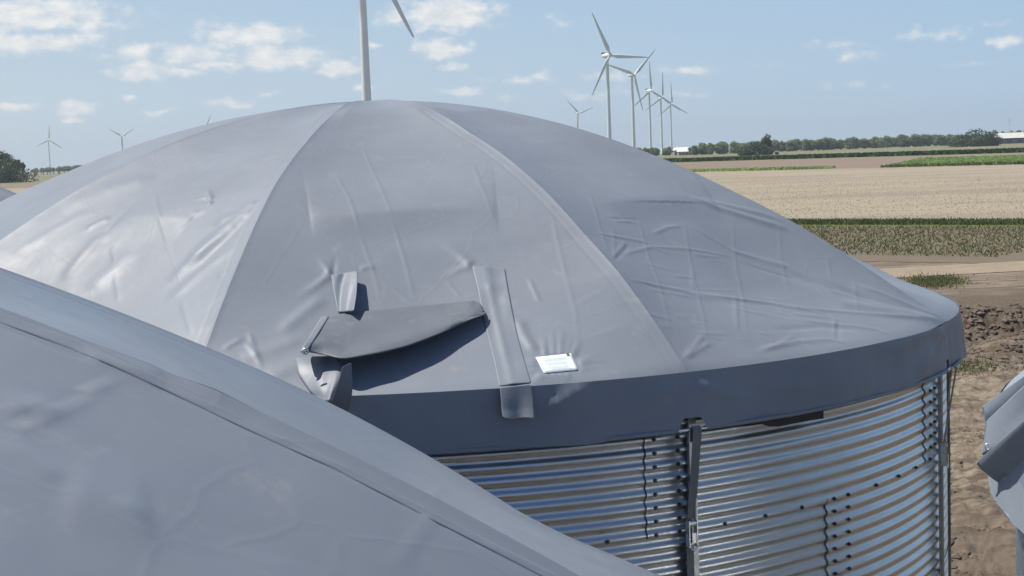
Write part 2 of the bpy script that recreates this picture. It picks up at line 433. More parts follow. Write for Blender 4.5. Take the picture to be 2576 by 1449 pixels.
def ring_tube(name, r, z, rad, mat, parent, a0=0, a1=360, n=240, k=8, skip=()):
    V = []; F = []; prev = None; off = 0; segs = []
    A = np.linspace(a0, a1, n)
    cur = []
    for a in A:
        if any(abs((a - s0 + 180) % 360 - 180) < s1 for s0, s1 in skip):
            if len(cur) > 1: segs.append(cur)
            cur = []
        else: cur.append(a)
    if len(cur) > 1: segs.append(cur)
    b = MB()
    for sg in segs:
        b.tube([(math.sin(R_(a)) * r, -math.cos(R_(a)) * r, z) for a in sg], rad, k)
    return b.build(name, mat, parent, True)

PITCHC = .076
def wall_sheet_mesh(span, rows, na, n_per=10, amp=.0095, lap=.0035):
    """one corrugated curved sheet; row 0 bolt crest at z = 0"""
    zz = np.linspace(-.022, rows * PITCHC + .022, int((rows * PITCHC + .044) / PITCHC * n_per) + 1)
    an = np.radians(np.linspace(0, span, na))
    r = RW + amp * np.cos(2 * np.pi * zz / PITCHC)[:, None] + lap * (1 - np.linspace(0, 1, na))[None, :]
    # tiny unevenness so the reflections wander
    r = r + .0012 * np.sin(an[None, :] * 7.0 + zz[:, None] * 1.3)
    V = np.stack([np.sin(an)[None, :] * r, -np.cos(an)[None, :] * r, np.broadcast_to(zz[:, None], r.shape)], -1).reshape(-1, 3)
    return V, grid_faces(len(zz), na)

# ---- middle tank
TX, TY = -.9271, 12.0528
H0 = CAMZ - 1.20
A0 = (-.109, -.516)
RIBS = [(25.6 + 36 * k, c) for k, c in enumerate('cdyxzzzwab')]
tank = empty('storage_tank', (TX, TY, 0), 'round corrugated steel tank in the middle under a wrinkled grey cover with white label', 'storage tank', 'covered round tanks')
bvh = cover_bvh((TX, TY, 0), RIBS, A0, H0)
TL = Vector((TX, TY, 0))
def surf(x, y, off=0.0, tr=None):
    """point of the middle tank's cover seen in direction (x, y), in the tank's own space"""
    d = ray(x, y).normalized(); h = (tr or bvh).ray_cast(CAM, d, 60)
    if h[0] is None: return None
    n = h[1] if h[1].z > 0 else -h[1]
    return h[0] + n * off - TL
def near(x, y, delta):
    d = ray(x, y).normalized(); h = bvh.ray_cast(CAM, d, 60)
    t = h[3] if h[0] is not None else (cyl(x, y, RC + .02) + TL - CAM).length
    return CAM + d * (t - delta) - TL
def cyl(x, y, r):
    """point of the cylinder of radius r round the middle tank"""
    d = ray(x, y); ox, oy = CAM.x - TX, CAM.y - TY
    a = d.x ** 2 + d.y ** 2; b = 2 * (d.x * ox + d.y * oy); c = ox * ox + oy * oy - r * r
    t = (-b - math.sqrt(max(b * b - 4 * a * c, 0))) / (2 * a)
    return CAM + d * t - TL
def line(pts, n=10, fn=surf):
    out = []
    for (a, b) in zip(pts[:-1], pts[1:]):
        for k in range(n):
            f = k / n; p = fn(a[0] + (b[0] - a[0]) * f, a[1] + (b[1] - a[1]) * f)
            if p is not None: out.append(tuple(p))
    p = fn(*pts[-1])
    if p is not None: out.append(tuple(p))
    return out
CR = []
def cr(pts, w, h, kind='ridge', n=4):
    P = line(pts, n)
    if len(P) > 1: CR.append((P, w, h, kind))
# right gore: tension fan towards the far eave corner
cr([(1725, 500), (1917, 557), (1990, 578)], .035, .022)
cr([(1765, 503), (1917, 538), (1980, 560)], .03, .016)
cr([(1494, 515), (1600, 508), (1725, 502), (1800, 515)], .24, .046, 'ledge')
cr([(1731, 566), (1848, 632), (1917, 652)], .02, .010)
cr([(1840, 632), (1981, 670), (2094, 733), (2218, 766), (2371, 806)], .035, .014)
cr([(1960, 690), (2118, 763), (2250, 785), (2371, 804)], .07, .022)
cr([(1718, 730), (2004, 776), (2118, 786), (2371, 806)], .02, .010)
cr([(2150, 715), (2218, 738), (2365, 799)], .03, .014)
cr([(1964, 683), (2101, 728), (2351, 796)], .05, -.012)
cr([(2060, 700), (2200, 760), (2368, 803)], .03, -.010)
cr([(1719, 903), (1750, 868), (1772, 839)], .016, .007)
cr([(1722, 903), (1765, 875), (1790, 861)], .016, .007)
cr([(1901, 885), (2010, 857), (2080, 853), (2149, 863)], .018, .010)
cr([(1911, 881), (1960, 866), (2002, 841)], .016, .008)
cr([(1693, 725), (1768, 742), (1980, 769), (2130, 786)], .014, .007)
cr([(1540, 650), (1560, 625), (1575, 608)], .012, .005)
cr([(1545, 655), (1572, 630), (1583, 612)], .012, -.005)
cr([(1500, 586), (1570, 598), (1640, 612)], .014, .007)
cr([(1560, 640), (1640, 620), (1720, 625), (1850, 645)], .014, .006)
cr([(1640, 588), (1680, 572), (1718, 569)], .014, .007)
cr([(1575, 700), (1690, 725), (1740, 733)], .014, .008)
cr([(1690, 725), (1760, 745), (1850, 755)], .03, .008)
cr([(1990, 800), (2100, 815), (2200, 830), (2250, 845)], .02, .008)
cr([(1950, 830), (2060, 820), (2160, 830)], .03, -.01)
cr([(1930, 770), (2000, 790), (2100, 800)], .02, .007)
cr([(1860, 660), (1990, 700), (2100, 760)], .02, -.008)
for pts in ([(1475, 479), (1495, 519), (1513, 586), (1533, 642)], [(1604, 539), (1616, 590), (1634, 652), (1656, 705), (1673, 767), (1690, 840)],
            [(1713, 539), (1723, 578), (1733, 638), (1751, 717), (1770, 800), (1782, 890)], [(1842, 539), (1852, 678), (1870, 760), (1880, 850)],
            [(1960, 560), (1965, 650), (1985, 740)], [(2080, 640), (2090, 700)], [(2150, 700), (2155, 790)]):
    cr(pts, .010, .003)
for k in range(80):   # small packing creases
    x = random.uniform(1480, 2250); y = random.uniform(520, 860)
    if y < 500 + (x - 1450) * .42 or y > 940 - (x - 1725) * .2 or y > 560 + (x - 1450) * 1.35: continue
    a = random.choice((.25, .3, .2, .12, .35, 1.6)) + random.uniform(-.1, .1); l = random.uniform(30, 120)
    cr([(x, y), (x + l * math.cos(a), y + l * math.sin(a))], random.uniform(.008, .014), random.uniform(.002, .0055) * random.choice((1, 1, -1)))
# middle gore
for pts in ([(910, 362), (929, 412), (967, 501), (985, 560)], [(842, 432), (878, 505), (905, 585)], [(1187, 406), (1207, 462), (1225, 505), (1245, 570)],
            [(905, 590), (939, 684), (960, 767)], [(985, 560), (1003, 607), (1023, 674), (1042, 757)], [(1385, 520), (1403, 607), (1423, 694), (1446, 780), (1456, 874)],
            [(936, 690), (985, 725), (1033, 760)], [(1446, 770), (1490, 745), (1529, 727)], [(1456, 858), (1520, 838), (1580, 815)], [(1123, 707), (1160, 750)]):
    cr(pts, .011, .0026)
cr([(780, 545), (900, 544), (1050, 536), (1250, 528)], .25, .052, 'ledge')
cr([(960, 398), (1160, 400), (1270, 408)], .012, .004)
cr([(833, 690), (800, 715), (755, 745)], .025, .014, 'fan'); cr([(833, 690), (820, 672), (806, 655)], .02, .016, 'fan'); cr([(835, 692), (840, 672), (842, 650)], .015, -.01, 'fan')
cr([(820, 745), (760, 790), (700, 840)], .04, .012)
cr([(1187, 668), (1160, 645), (1125, 620)], .03, .014, 'fan'); cr([(1187, 672), (1155, 678), (1120, 700)], .02, .01, 'fan')
cr([(905, 680), (925, 672), (945, 676)], .015, .008)
cr([(1300, 800), (1318, 845), (1350, 893)], .03, .018)
cr([(1330, 700), (1345, 735), (1358, 765)], .012, .006)
for k, (x, dx, l) in enumerate(((1372, -6, 45), (1392, -2, 55), (1410, 3, 60), (1425, 8, 45), (1440, 16, 38))):
    cr([(x, 897), (x + dx * .5, 897 - l * .5), (x + dx, 897 - l)], .016, .016 if k % 2 == 0 else .012, 'fan')
for k, x in enumerate((1358, 1374, 1392, 1410, 1428)):
    cr([(x + 6, 940), (x - 4, 950), (x - 16, 964)], .013, .022 - .002 * k, 'fan')
for k, y in enumerate((905, 918, 930, 912)):
    cr([(1347 + k * 2, y), (1330, y + 4), (1312 - k * 3, y + 7)], .012, .009, 'fan')
    cr([(1455, y + 4), (1480, y - 6), (1510 + 5 * k, y - 16 + 3 * k)], .014, .009, 'fan')
cr([(600, 900), (680, 880), (760, 850)], .05, .010); cr([(660, 960), (720, 930), (800, 905)], .06, .014)
for pts in ([(625, 830), (640, 880), (660, 930)], [(618, 860), (650, 905)], [(560, 880), (610, 850)]): cr(pts, .014, .007)
# left gore
cr([(617, 548), (560, 585), (467, 670)], .05, .020); cr([(600, 568), (520, 625), (420, 715)], .05, .018)
cr([(650, 500), (600, 540), (533, 568)], .05, .020); cr([(640, 525), (585, 560), (500, 620)], .03, .012)
cr([(590, 620), (500, 690), (420, 760)], .05, .010); cr([(630, 540), (560, 610), (480, 690)], .04, -.012)
cr([(267, 583), (215, 640), (157, 712)], .05, .016); cr([(333, 630), (280, 680), (217, 735)], .08, .013)
cr([(150, 532), (260, 480), (400, 440)], .10, .016); cr([(280, 548), (250, 560), (215, 580)], .03, .012)
cr([(300, 551), (400, 552), (485, 550)], .25, .050, 'ledge'); cr([(483, 546), (510, 530), (533, 505)], .03, .014)
cr([(523, 480), (530, 500), (528, 520)], .015, .012); cr([(495, 505), (515, 500), (550, 500)], .012, .008)
for pts in ([(387, 483), (407, 563), (430, 640)], [(455, 755), (483, 843)], [(280, 620), (290, 660)], [(287, 690), (300, 760)], [(547, 692), (567, 690)]): cr(pts, .012, .006)
cr([(80, 520), (200, 450), (330, 395)], .05, -.015); cr([(0, 660), (120, 590), (240, 520)], .05, .008)
VIS = {8: (200, 260), 9: (230, 300), 0: (360, 440), 1: (60, 140), 7: (60, 140)}
Vs = []; Fs = []; off = 0
for i in range(10):
    a0, c0 = RIBS[i]; a1, c1 = RIBS[(i + 1) % 10]
    if a1 < a0: a1 += 360
    nt, ns = VIS.get(i, (26, 50))
    V, F = cover_grid(a0, a1, c0, c1, A0, H0, nt, ns)
    nr = grid_normals(V, ns, nt)
    edge = np.tile(4 * np.linspace(0, 1, nt) * (1 - np.linspace(0, 1, nt)), ns) ** .5
    V = V + nr * ((fbm(V, 1.3, 5, 3) - .5) * .024 * edge)[:, None]
    if i in VIS: V = apply_creases(V, CR, nr)
    Vs.append(V); Fs.append(F + off); off += len(V)
cover = mesh_obj('roof_cover', np.concatenate(Vs), np.concatenate(Fs), m_cover, tank)
# skirt
SC = []
def scr(pts, w, h, kind='ridge'): SC.append((line(pts, 4, lambda x, y: cyl(x, y, RC + .02)), w, h, kind))
scr([(1468, 966), (1430, 1000), (1372, 1040)], .03, 0.035); scr([(1708, 968), (1650, 990), (1578, 1024)], .025, 0.026)
scr([(1690, 990), (1640, 1030), (1580, 1060)], .03, 0.018); scr([(1740, 960), (1820, 990), (1900, 1000)], .04, 0.022)
scr([(2376, 816), (2345, 880), (2305, 950)], .05, 0.048); scr([(2378, 818), (2370, 880), (2345, 940)], .03, 0.031); scr([(2375, 816), (2300, 850), (2240, 890)], .05, 0.026)
scr([(1880, 985), (1950, 965), (2050, 975)], .03, 0.018); scr([(1290, 1040), (1320, 1010), (1335, 990)], .02, 0.022)
NOTCH = [(a, 1.05, .075) for a, _ in RIBS]; NOTCH = [(a - 360 if a > 330 else a, w, h) for a, w, h in NOTCH]
NOTCH = [(a, (1.05 if a < 50 or a > 60 else .9), h) for a, w, h in NOTCH]
V, F, _, _ = skirt_mesh(H0, NOTCH, creases=SC, a_from=-20, a_to=340, nv=22)
skirt = mesh_obj('cover_skirt', V, F, m_cover, tank)
zh = H0 - .012 - .322 + .010
hem = ring_tube('hem_sleeve', RC + .031, zh, .0125, m_cover, tank, skip=[(a, 1.05) for a, _ in RIBS], n=900)
pipe = ring_tube('ring_pipe', RC + .031, zh, .0115, m_steel, tank, n=360)

# wall sheets, ring 1 is the top ring; bolts row at z = CAMZ - 2.10
ZB = CAMZ - 2.11
SPAN = 38.4
V, F = wall_sheet_mesh(SPAN, 11, 40)
sheet0 = None
ed_even = [22.45 + 36 * k for k in range(10)]
ed_odd = [40.45 + 36 * k for k in range(10)]
for ring in range(6):
    zr = ZB - 11 * PITCHC * ring
    for e in (ed_even if ring % 2 == 0 else ed_odd):
        if sheet0 is None:
            sheet0 = mesh_obj('wall_sheet', V, F, m_steel, tank); o = sheet0
        else:
            o = sheet0.copy(); C.objects.link(o); o.parent = tank
        o.location = (0, 0, zr); o.rotation_euler = (0, 0, R_(e))
        k = 1 - .0011 * (ring % 2); o.scale = (k, k, 1)
# sealant along the visible sheet edges
def sealant(ring, e, par):
    zr = ZB - 11 * PITCHC * ring
    zz = np.linspace(-.02, 11 * PITCHC + .01, 150)
    pts = []
    b = MB(); V = []
    for z in zz:
        r = RW + .0095 * math.cos(2 * math.pi * z / PITCHC) + .0038
        for da in (-.055, .01):
            a = R_(e + da + .03 * math.sin(z * 31)); V.append((math.sin(a) * (r + .0015), -math.cos(a) * (r + .0015), zr + z))
    b.add(V, [(2 * i, 2 * i + 1, 2 * i + 3, 2 * i + 2) for i in range(len(zz) - 1)])
    b.build('seam_sealant', m_black, par)
sealant(0, 22.45, tank); sealant(0, 58.45, tank); sealant(1, 40.45, tank); sealant(2, 22.45, tank)
# bolts
def bolt_proto():
    b = MB(); n = 12
    V = [(0, 0, 0)]
    b.tube([(0, 0, 0), (0, 0, .003)], .0135, 14)
    b.tube([(0, 0, .003), (0, 0, .012)], .0085, 6)
    b.tube([(0, 0, .012), (0, 0, .017)], .0045, 6)
    return b.build('bolt', m_bolt, tank)
bolt0 = None
def bolt(az, k):
    global bolt0
    z = ZB + k * PITCHC
    if bolt0 is None: bolt0 = bolt_proto(); o = bolt0
    else:
        o = bolt0.copy(); C.objects.link(o); o.parent = tank
    a = R_(az); r = RW + .0125
    o.location = (math.sin(a) * r, -math.cos(a) * r, z)
    o.rotation_euler = Vector((math.sin(a), -math.cos(a), 0)).to_track_quat('Z', 'Y').to_euler()
for k in range(0, 9):
    bolt(23.2, k); bolt(25.2, k)
    if k > 0: bolt(59.8, k); bolt(61.4, k)
for k in range(1, 9): bolt(41.3, -k); bolt(43.2, -k)
for a in (15.2, 19.2, 29.3, 33.3, 37.3, 41.3, 43.2, 47.5, 51.6, 55.5, 59.5, 63.5, 67.5): bolt(a, 0)
for k in range(1, 11): bolt(77.3, -k)

# posts, straps and ratchets at the eave corners
def post_set(az, wstrap=.054, post_az=None, ratchet_z=None, lab=None):
    e = lambda a, r, z: Vector((math.sin(R_(a)) * r, -math.cos(R_(a)) * r, z))
    pa = az if post_az is None else post_az
    side = Vector((math.cos(R_(az)), math.sin(R_(az)), 0)); rad = Vector((math.sin(R_(az)), -math.cos(R_(az)), 0))
    rz = zh - .61 if ratchet_z is None else ratchet_z
    # post: a channel of two flanges and a web
    sp = Vector((math.cos(R_(pa)), math.sin(R_(pa)), 0)); rp = Vector((math.sin(R_(pa)), -math.cos(R_(pa)), 0))
    Rm = Matrix((sp, rp, Vector((0, 0, 1)))).transposed()
    b = MB(); ztop = H0 - .1
    c = rp * (RW + .036); h = ztop
    b.box(c + Vector((0, 0, h / 2)), (.046, .004, h), Rm)
    for s_ in (-1, 1): b.box(c + sp * (.021 * s_) - rp * .0128 + Vector((0, 0, h / 2)), (.004, .021, h), Rm)
    post = b.build('wall_post', m_post, tank)
    # webbing: over the pipe, down to the ratchet, then to the post
    b = MB(); top = rad * (RC + .045) + Vector((0, 0, zh))
    pts = [top - rad * .02 + Vector((0, 0, -.07)), top - rad * .017 + Vector((0, 0, .002)), top + Vector((0, 0, .018)), top + rad * .018 + Vector((0, 0, .0))]
    low = rad * (RW + .062) + Vector((0, 0, rz + .10))
    for k in range(1, 9): f = k / 8; pts.append((top + rad * .018) * (1 - f) + low * f)
    b.band(pts, side, wstrap, .003)
    st = b.build('strap', m_strap, tank)
    b = MB(); p0 = top - rad * .02 + side * (wstrap * .42); p1 = rad * (RW + .058) + side * (wstrap * .5) + Vector((0, 0, rz - .02))
    b.tube([p0 + (p1 - p0) * k / 6 for k in range(7)], .006, 8); b.build('tension_rod', m_steel, tank)
    # ratchet: two cheeks, spool, handle, hook
    b = MB(); Rr = Matrix((side, rad, Vector((0, 0, 1)))).transposed(); c = rad * (RW + .066) + Vector((0, 0, rz + .02))
    for s_ in (-1, 1):
        b.box(c + side * (s_ * wstrap * .46), (.005, .038, .15), Rr)
    b.tube([c - side * wstrap * .5 + Vector((0, 0, .055)), c + side * wstrap * .5 + Vector((0, 0, .055))], .017, 12)
    b.tube([c - side * wstrap * .5 - Vector((0, 0, .06)), c + side * wstrap * .62 - Vector((0, 0, .06))], .009, 10)
    b.box(c + rad * .022 + Vector((0, 0, -.022)), (wstrap * .5, .005, .055), Rr)
    ra = b.build('ratchet', m_steel, tank)
    b = MB()
    hk = [c + side * (-.018) + rad * .02 + Vector((0, 0, -.07)) + Vector((0, 0, -.022 * math.sin(t))) + side * (.02 * (1 - math.cos(t))) for t in np.linspace(-.3, 4.0, 12)]
    b.tube(hk, .0045, 6); h_ = b.build('hook', m_label, ra)
    b = MB(); cc = rad * (RW + .05) + Vector((0, 0, rz - .5))
    b.band([rad * (RW + .045) + Vector((0, 0, rz - .02)), rad * (RW + .042) + Vector((0, 0, rz - .9))], side, wstrap * .86, .003)
    b.build('strap', m_strap, tank)
post_set(25.8, post_az=26.3)
post_set(62.2, post_az=63.2)
for k in range(2, 10): post_set(25.6 + 36 * k)
# second guide tube beside the far post
b = MB(); a = R_(64.6); b.tube([(math.sin(a) * (RW + .06), -math.cos(a) * (RW + .06), 0), (math.sin(a) * (RW + .06), -math.cos(a) * (RW + .06), H0 - .2)], .011, 8)
b.build('guide_tube', m_post, tank, True)
# black rubber lip sticking out below the skirt
b = MB(); V = []
pa = [(1920, 1062), (1935, 1066), (1960, 1066), (2000, 1058), (2040, 1050), (2072, 1046), (2074, 1040), (2066, 1030)]
pb = [(1915, 1040), (1935, 1038), (1960, 1034), (2000, 1026), (2040, 1018), (2072, 1010), (2074, 1010), (2066, 1010)]
for (x, y), (x2, y2) in zip(pa[:6], pb[:6]):
    for r in (RC + .03, RC + .0):
        V.append(cyl(x, y + 7, r)); V.append(cyl(x2, y2 + 14, r))
n = 6
F = []
for i in range(n - 1):
    a_, b_ = i * 4, (i + 1) * 4
    F += [(a_, b_, b_ + 1, a_ + 1), (a_ + 2, a_ + 3, b_ + 3, b_ + 2), (a_, a_ + 2, b_ + 2, b_)]
F += [(0, 1, 3, 2), (20, 22, 23, 21)]
b.add(V, F); b.build('rubber_lip', m_black, tank)
# black sheet put in for the shade between the wall and the eave
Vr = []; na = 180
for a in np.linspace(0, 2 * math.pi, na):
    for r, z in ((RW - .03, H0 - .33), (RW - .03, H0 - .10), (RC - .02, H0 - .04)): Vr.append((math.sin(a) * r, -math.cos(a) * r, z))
mesh_obj('eave_shade', np.array(Vr), grid_faces(na, 3), m_black, tank)

# ---- hatch: flap, strips, label
_me = cover.data
_co = np.empty(len(_me.vertices) * 3, dtype=np.float32); _me.vertices.foreach_get('co', _co); _co = _co.reshape(-1, 3) + np.array([TX, TY, 0])
_vi = np.empty(len(_me.loops), dtype=np.int32); _me.loops.foreach_get('vertex_index', _vi)
bvh = BVHTree.FromPolygons(_co.tolist(), _vi.reshape(-1, 4).tolist())
def sheet(name, rows, mat, parent, thick=.0025, smooth=True, sub=2):
    """rows: list of equally long point lists; smooth sheet with thickness"""
    nv = len(rows[0]); V = [tuple(p) for r in rows for p in r]
    F = [tuple(int(q) for q in f) for f in grid_faces(len(rows), nv)]
    o = mesh_obj(name, V, F, mat, parent, smooth)
    if sub:
        md = o.modifiers.new('sub', 'SUBSURF'); md.levels = sub; md.render_levels = sub
    md = o.modifiers.new('thick', 'SOLIDIFY'); md.thickness = thick; md.offset = 0
    return o
def lerp2(a, b, f): return (a[0] + (b[0] - a[0]) * f, a[1] + (b[1] - a[1]) * f)
def poly(pts, f):
    """point at fraction f (0..1) of equal index steps"""
    x = f * (len(pts) - 1); i = min(int(x), len(pts) - 2); return lerp2(pts[i], pts[i + 1], x - i)
topc = [(810, 797), (870, 788), (950, 780), (1040, 771), (1130, 763), (1190, 756), (1208, 764), (1217, 778)]
botc = [(755, 886), (800, 893), (862, 908), (950, 893), (1030, 872), (1110, 840), (1180, 806), (1219, 792)]
rows = []
NU = 26
for j in range(12):
    v = j / 9.0; row = []
    for i in range(NU):
        u = i / (NU - 1); T = poly(topc, u); B = poly(botc, u)
        lift = .21 * (1 - u) ** .55 + .03
        if v <= 1:
            p = lerp2(T, B, v); dlt = .05 + lift * math.sin(v * math.pi * .5) ** 1.0
            dlt += .014 * math.sin(u * 9 + v * 4) * v + .012 * math.sin(u * 17 + v * 9) * v * (1 - u) + .007 * math.sin(u * 31 - v * 13) + .02 * math.exp(-((v - .72) / .12) ** 2) * (1 - u)
        else:
            w = (v - 1) / .25; p = (B[0] + 6 * w, B[1] - 22 * w * (1 - u * .6)); dlt = .05 + lift * (1 - .75 * w)
            if i == 0: p = (B[0] + 14 * w, B[1] - 8 * w)
        row.append(near(p[0], p[1], dlt))
    rows.append(row)
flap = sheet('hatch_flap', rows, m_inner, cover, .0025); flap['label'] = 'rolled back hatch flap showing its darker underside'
# hem band and eyelet on the flap's free end
hb = []
for j in range(10):
    v = j / 9; row = []
    for u in (-.002, .02, .045):
        T = poly(topc, max(u, 0)); B = poly(botc, max(u, 0)); p = lerp2(T, B, v)
        lift = .21 * (1 - u) ** .55 + .03
        row.append(near(p[0] + (u < 0) * -2, p[1], .056 + lift * math.sin(v * math.pi * .5) + .014 * math.sin(u * 9 + v * 4) * v + .007 * math.sin(u * 31 - v * 13) + .02 * math.exp(-((v - .72) / .12) ** 2) * (1 - u) + .008))
    hb.append(row)
sheet('hem_band', hb, m_cover, flap, .003, sub=1)
b = MB(); c = near(768, 884, .34); d = ray(768, 884).normalized(); R2 = (-d).to_track_quat('Z', 'Y').to_matrix()
b.tube([c + R2 @ Vector((.014 * math.cos(t), .014 * math.sin(t), 0)) for t in np.linspace(0, 2 * math.pi, 15)], .005, 6); b.build('eyelet', m_steel, flap, True)

def strip(name, L, Rr, mat, parent, off=.006, wav=.004, nu=24, nv=7, lifts=None, k=0, sub=1, thick=.003):
    rows = []
    for i in range(nu):
        f = i / (nu - 1); a = poly(L, f); c = poly(Rr, f); row = []
        for j in range(nv):
            g = j / (nv - 1); x, y = lerp2(a, c, g)
            o_ = off + wav * math.sin(f * 11 + k + g * 3) * math.sin(math.pi * g) + .8 * wav * math.sin(g * math.pi * 2 + f * 5)
            if lifts: o_ += lifts(f, g)
            p = surf(x, y, o_)
            if y > 1446 or p is None: p = cyl(x, y, RC + .05)
            row.append(p)
        rows.append(row)
    return sheet(name, rows, mat, parent, thick, sub=sub)
# long strip right of the hatch: on the cover, then over the eave
sl = [(1187, 671), (1200, 722), (1214, 790), (1228, 850), (1243, 910), (1256, 972)]
sr = [(1270, 676), (1277, 722), (1290, 790), (1303, 850), (1320, 910), (1336, 964)]
def sl_l(f, g): return .012 * math.exp(-((g - .42) / .12) ** 2) * (.4 + .6 * math.sin(f * 3.1)) + .012 * math.exp(-((f - .2) / .05) ** 2) * math.exp(-((g - .5) / .3) ** 2)
strip('closing_strip', sl, sr, m_cover, cover, .003, .0025, 40, 13, lambda f, g: sl_l(f, g) * .6, thick=.0018)
rows = []
dl = [(1257, 975), (1260, 1000), (1262, 1030), (1265, 1050)]; dr = [(1336, 967), (1341, 1000), (1343, 1030), (1344, 1055)]
for i in range(10):
    f = i / 9; row = []
    for j in range(9):
        g = j / 8; x, y = lerp2(poly(dl, f), poly(dr, f), g)
        row.append(cyl(x, y + 3 * math.sin(g * 6) * f, RC + .018 + .06 * f + .012 * math.sin(g * 7 + 1) * f))
    rows.append(row)
sheet('strip_tail', rows, m_cover, skirt, .003)
# left edge of the hatch: turned up strip with its open side
def raised(name, L, Rr, mat, parent, fn, nu=16, nv=10):
    rows = []
    for i in range(nu):
        f = i / (nu - 1); a = poly(L, f); c = poly(Rr, f); row = []
        for j in range(nv):
            g = j / (nv - 1); x, y = lerp2(a, c, g); row.append(near(x, y, fn(f, g)))
        rows.append(row)
    return sheet(name, rows, mat, parent, .003, sub=1)
raised('upturned_strip', [(833, 692), (836, 720), (843, 750), (850, 786)], [(901, 681), (899, 710), (896, 745), (890, 782)], m_cover, cover,
       lambda f, g: .02 + .17 * g ** 2 * (.35 + .65 * f) + .02 * math.sin(g * 9 + f * 4) * math.sin(math.pi * g))
# lower left: bulging cover corner and the loose tail hanging over the eave
raised('loose_corner', [(742, 898), (748, 940), (780, 985), (806, 1010)], [(842, 896), (860, 914), (858, 950), (836, 1008)], m_cover, cover,
       lambda f, g: .02 + .10 * math.sin(math.pi * g * .55) * (.5 + .5 * math.sin(math.pi * f)) + .012 * math.sin(g * 12 + f * 6) * g)
rows = []
tl = [(862, 922), (855, 950), (843, 985), (832, 1016)]; trr = [(884, 912), (886, 950), (886, 990), (878, 1034)]
for i in range(12):
    f = i / 11; row = []
    for j in range(7):
        g = j / 6; x, y = lerp2(poly(tl, f), poly(trr, f), g)
        row.append(near(min(x, 2000), min(y, 990), 0) if False else (CAM + ray(x, y).normalized() * ((cyl(x, y, RC) + TL - CAM).length - .10 + .05 * g - .03 * math.sin(f * 3)) - TL))
    rows.append(row)
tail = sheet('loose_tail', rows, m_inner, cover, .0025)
# label with print lines and a green mark
la, lb, lc, ld = (1347, 900), (1436, 890), (1455, 932), (1368, 940)
def lab(u, v, off): p = lerp2(lerp2(la, lb, u), lerp2(ld, lc, u), v); return surf(p[0], p[1], off - .012)
rows = [[lab(i / 12, j / 5, .0155) for i in range(13)] for j in range(6)]
label = sheet('label', rows, m_label, cover, .002, sub=0); label['label'] = 'white printed information label with a green mark'
b = MB()
for k in range(17):
    v = .10 + k * .048
    u0 = .17 + random.uniform(0, .08); u1 = .86 - random.uniform(0, .12)
    if k == 0: u0, u1 = .34, .56
    if k in (1, 6, 11): continue
    u = u0
    while u < u1:
        w = random.uniform(.02, .06)
        b.add([lab(u, v, .0172), lab(min(u + w, u1), v, .0172), lab(min(u + w, u1), v + .017, .0172), lab(u, v + .017, .0172)], [(0, 1, 2, 3)])
        u += w + .012
b.build('print', m_ink, label)
b = MB(); b.add([lab(.865, -.01, .0178), lab(.94, -.01, .0178), lab(.94, .13, .0178), lab(.865, .13, .0178)], [(0, 1, 2, 3)]); b.build('mark', m_green, label)

# ---- neighbouring tanks
def simple_tank(loc, ribs, A, H, label, mat, hi={}, creases=(), wob=None, wall=True, seed=1):
    t = empty('storage_tank', loc, label, 'storage tank', 'covered round tanks')
    Vs = []; Fs = []; off = 0
    for i in range(10):
        a0, c0 = ribs[i]; a1, c1 = ribs[(i + 1) % 10]
        if a1 < a0: a1 += 360
        nt, ns = hi.get(i, (26, 50))
        V, F = cover_grid(a0, a1, c0, c1, A, H, nt, ns)
        nr = grid_normals(V, ns, nt)
        edge = np.tile(4 * np.linspace(0, 1, nt) * (1 - np.linspace(0, 1, nt)), ns) ** .5
        V = V + nr * ((fbm(V, 1.1, seed, 4) - .5) * .05 * edge)[:, None]
        if wob: V = wob(V, nr, i, nt, ns)
        if i in hi and creases: V = apply_creases(V, creases, nr)
        Vs.append(V); Fs.append(F + off); off += len(V)
    cv = mesh_obj('roof_cover', np.concatenate(Vs), np.concatenate(Fs), mat, t)
    V, F, _, _ = skirt_mesh(H, [(((a + 180) % 360) - 180, 1.05, .075) for a, _ in ribs], a_from=-180, a_to=180, nv=10)
    sk = mesh_obj('cover_skirt', V, F, mat, t)
    ring_tube('hem_sleeve', RC + .031, H - .324, .0125, mat, t, skip=[(a, 1.05) for a, _ in ribs], n=500)
    ring_tube('ring_pipe', RC + .031, H - .324, .0115, m_steel, t, n=200)
    zz = np.linspace(0, H - .05, 480); an = np.radians(np.arange(0, 360.1, 2))
    r = RW + .0095 * np.cos(2 * np.pi * zz / PITCHC)[:, None] + 0 * an[None, :]
    V = np.stack([np.sin(an)[None, :] * r, -np.cos(an)[None, :] * r, np.broadcast_to(zz[:, None], r.shape)], -1).reshape(-1, 3)
    mesh_obj('corrugated_wall', V, grid_faces(len(zz), len(an)), m_steel, t)
    return t, cv, sk
eq = lambda a: [((a + 36 * k) % 360, 'z') for k in range(10)]
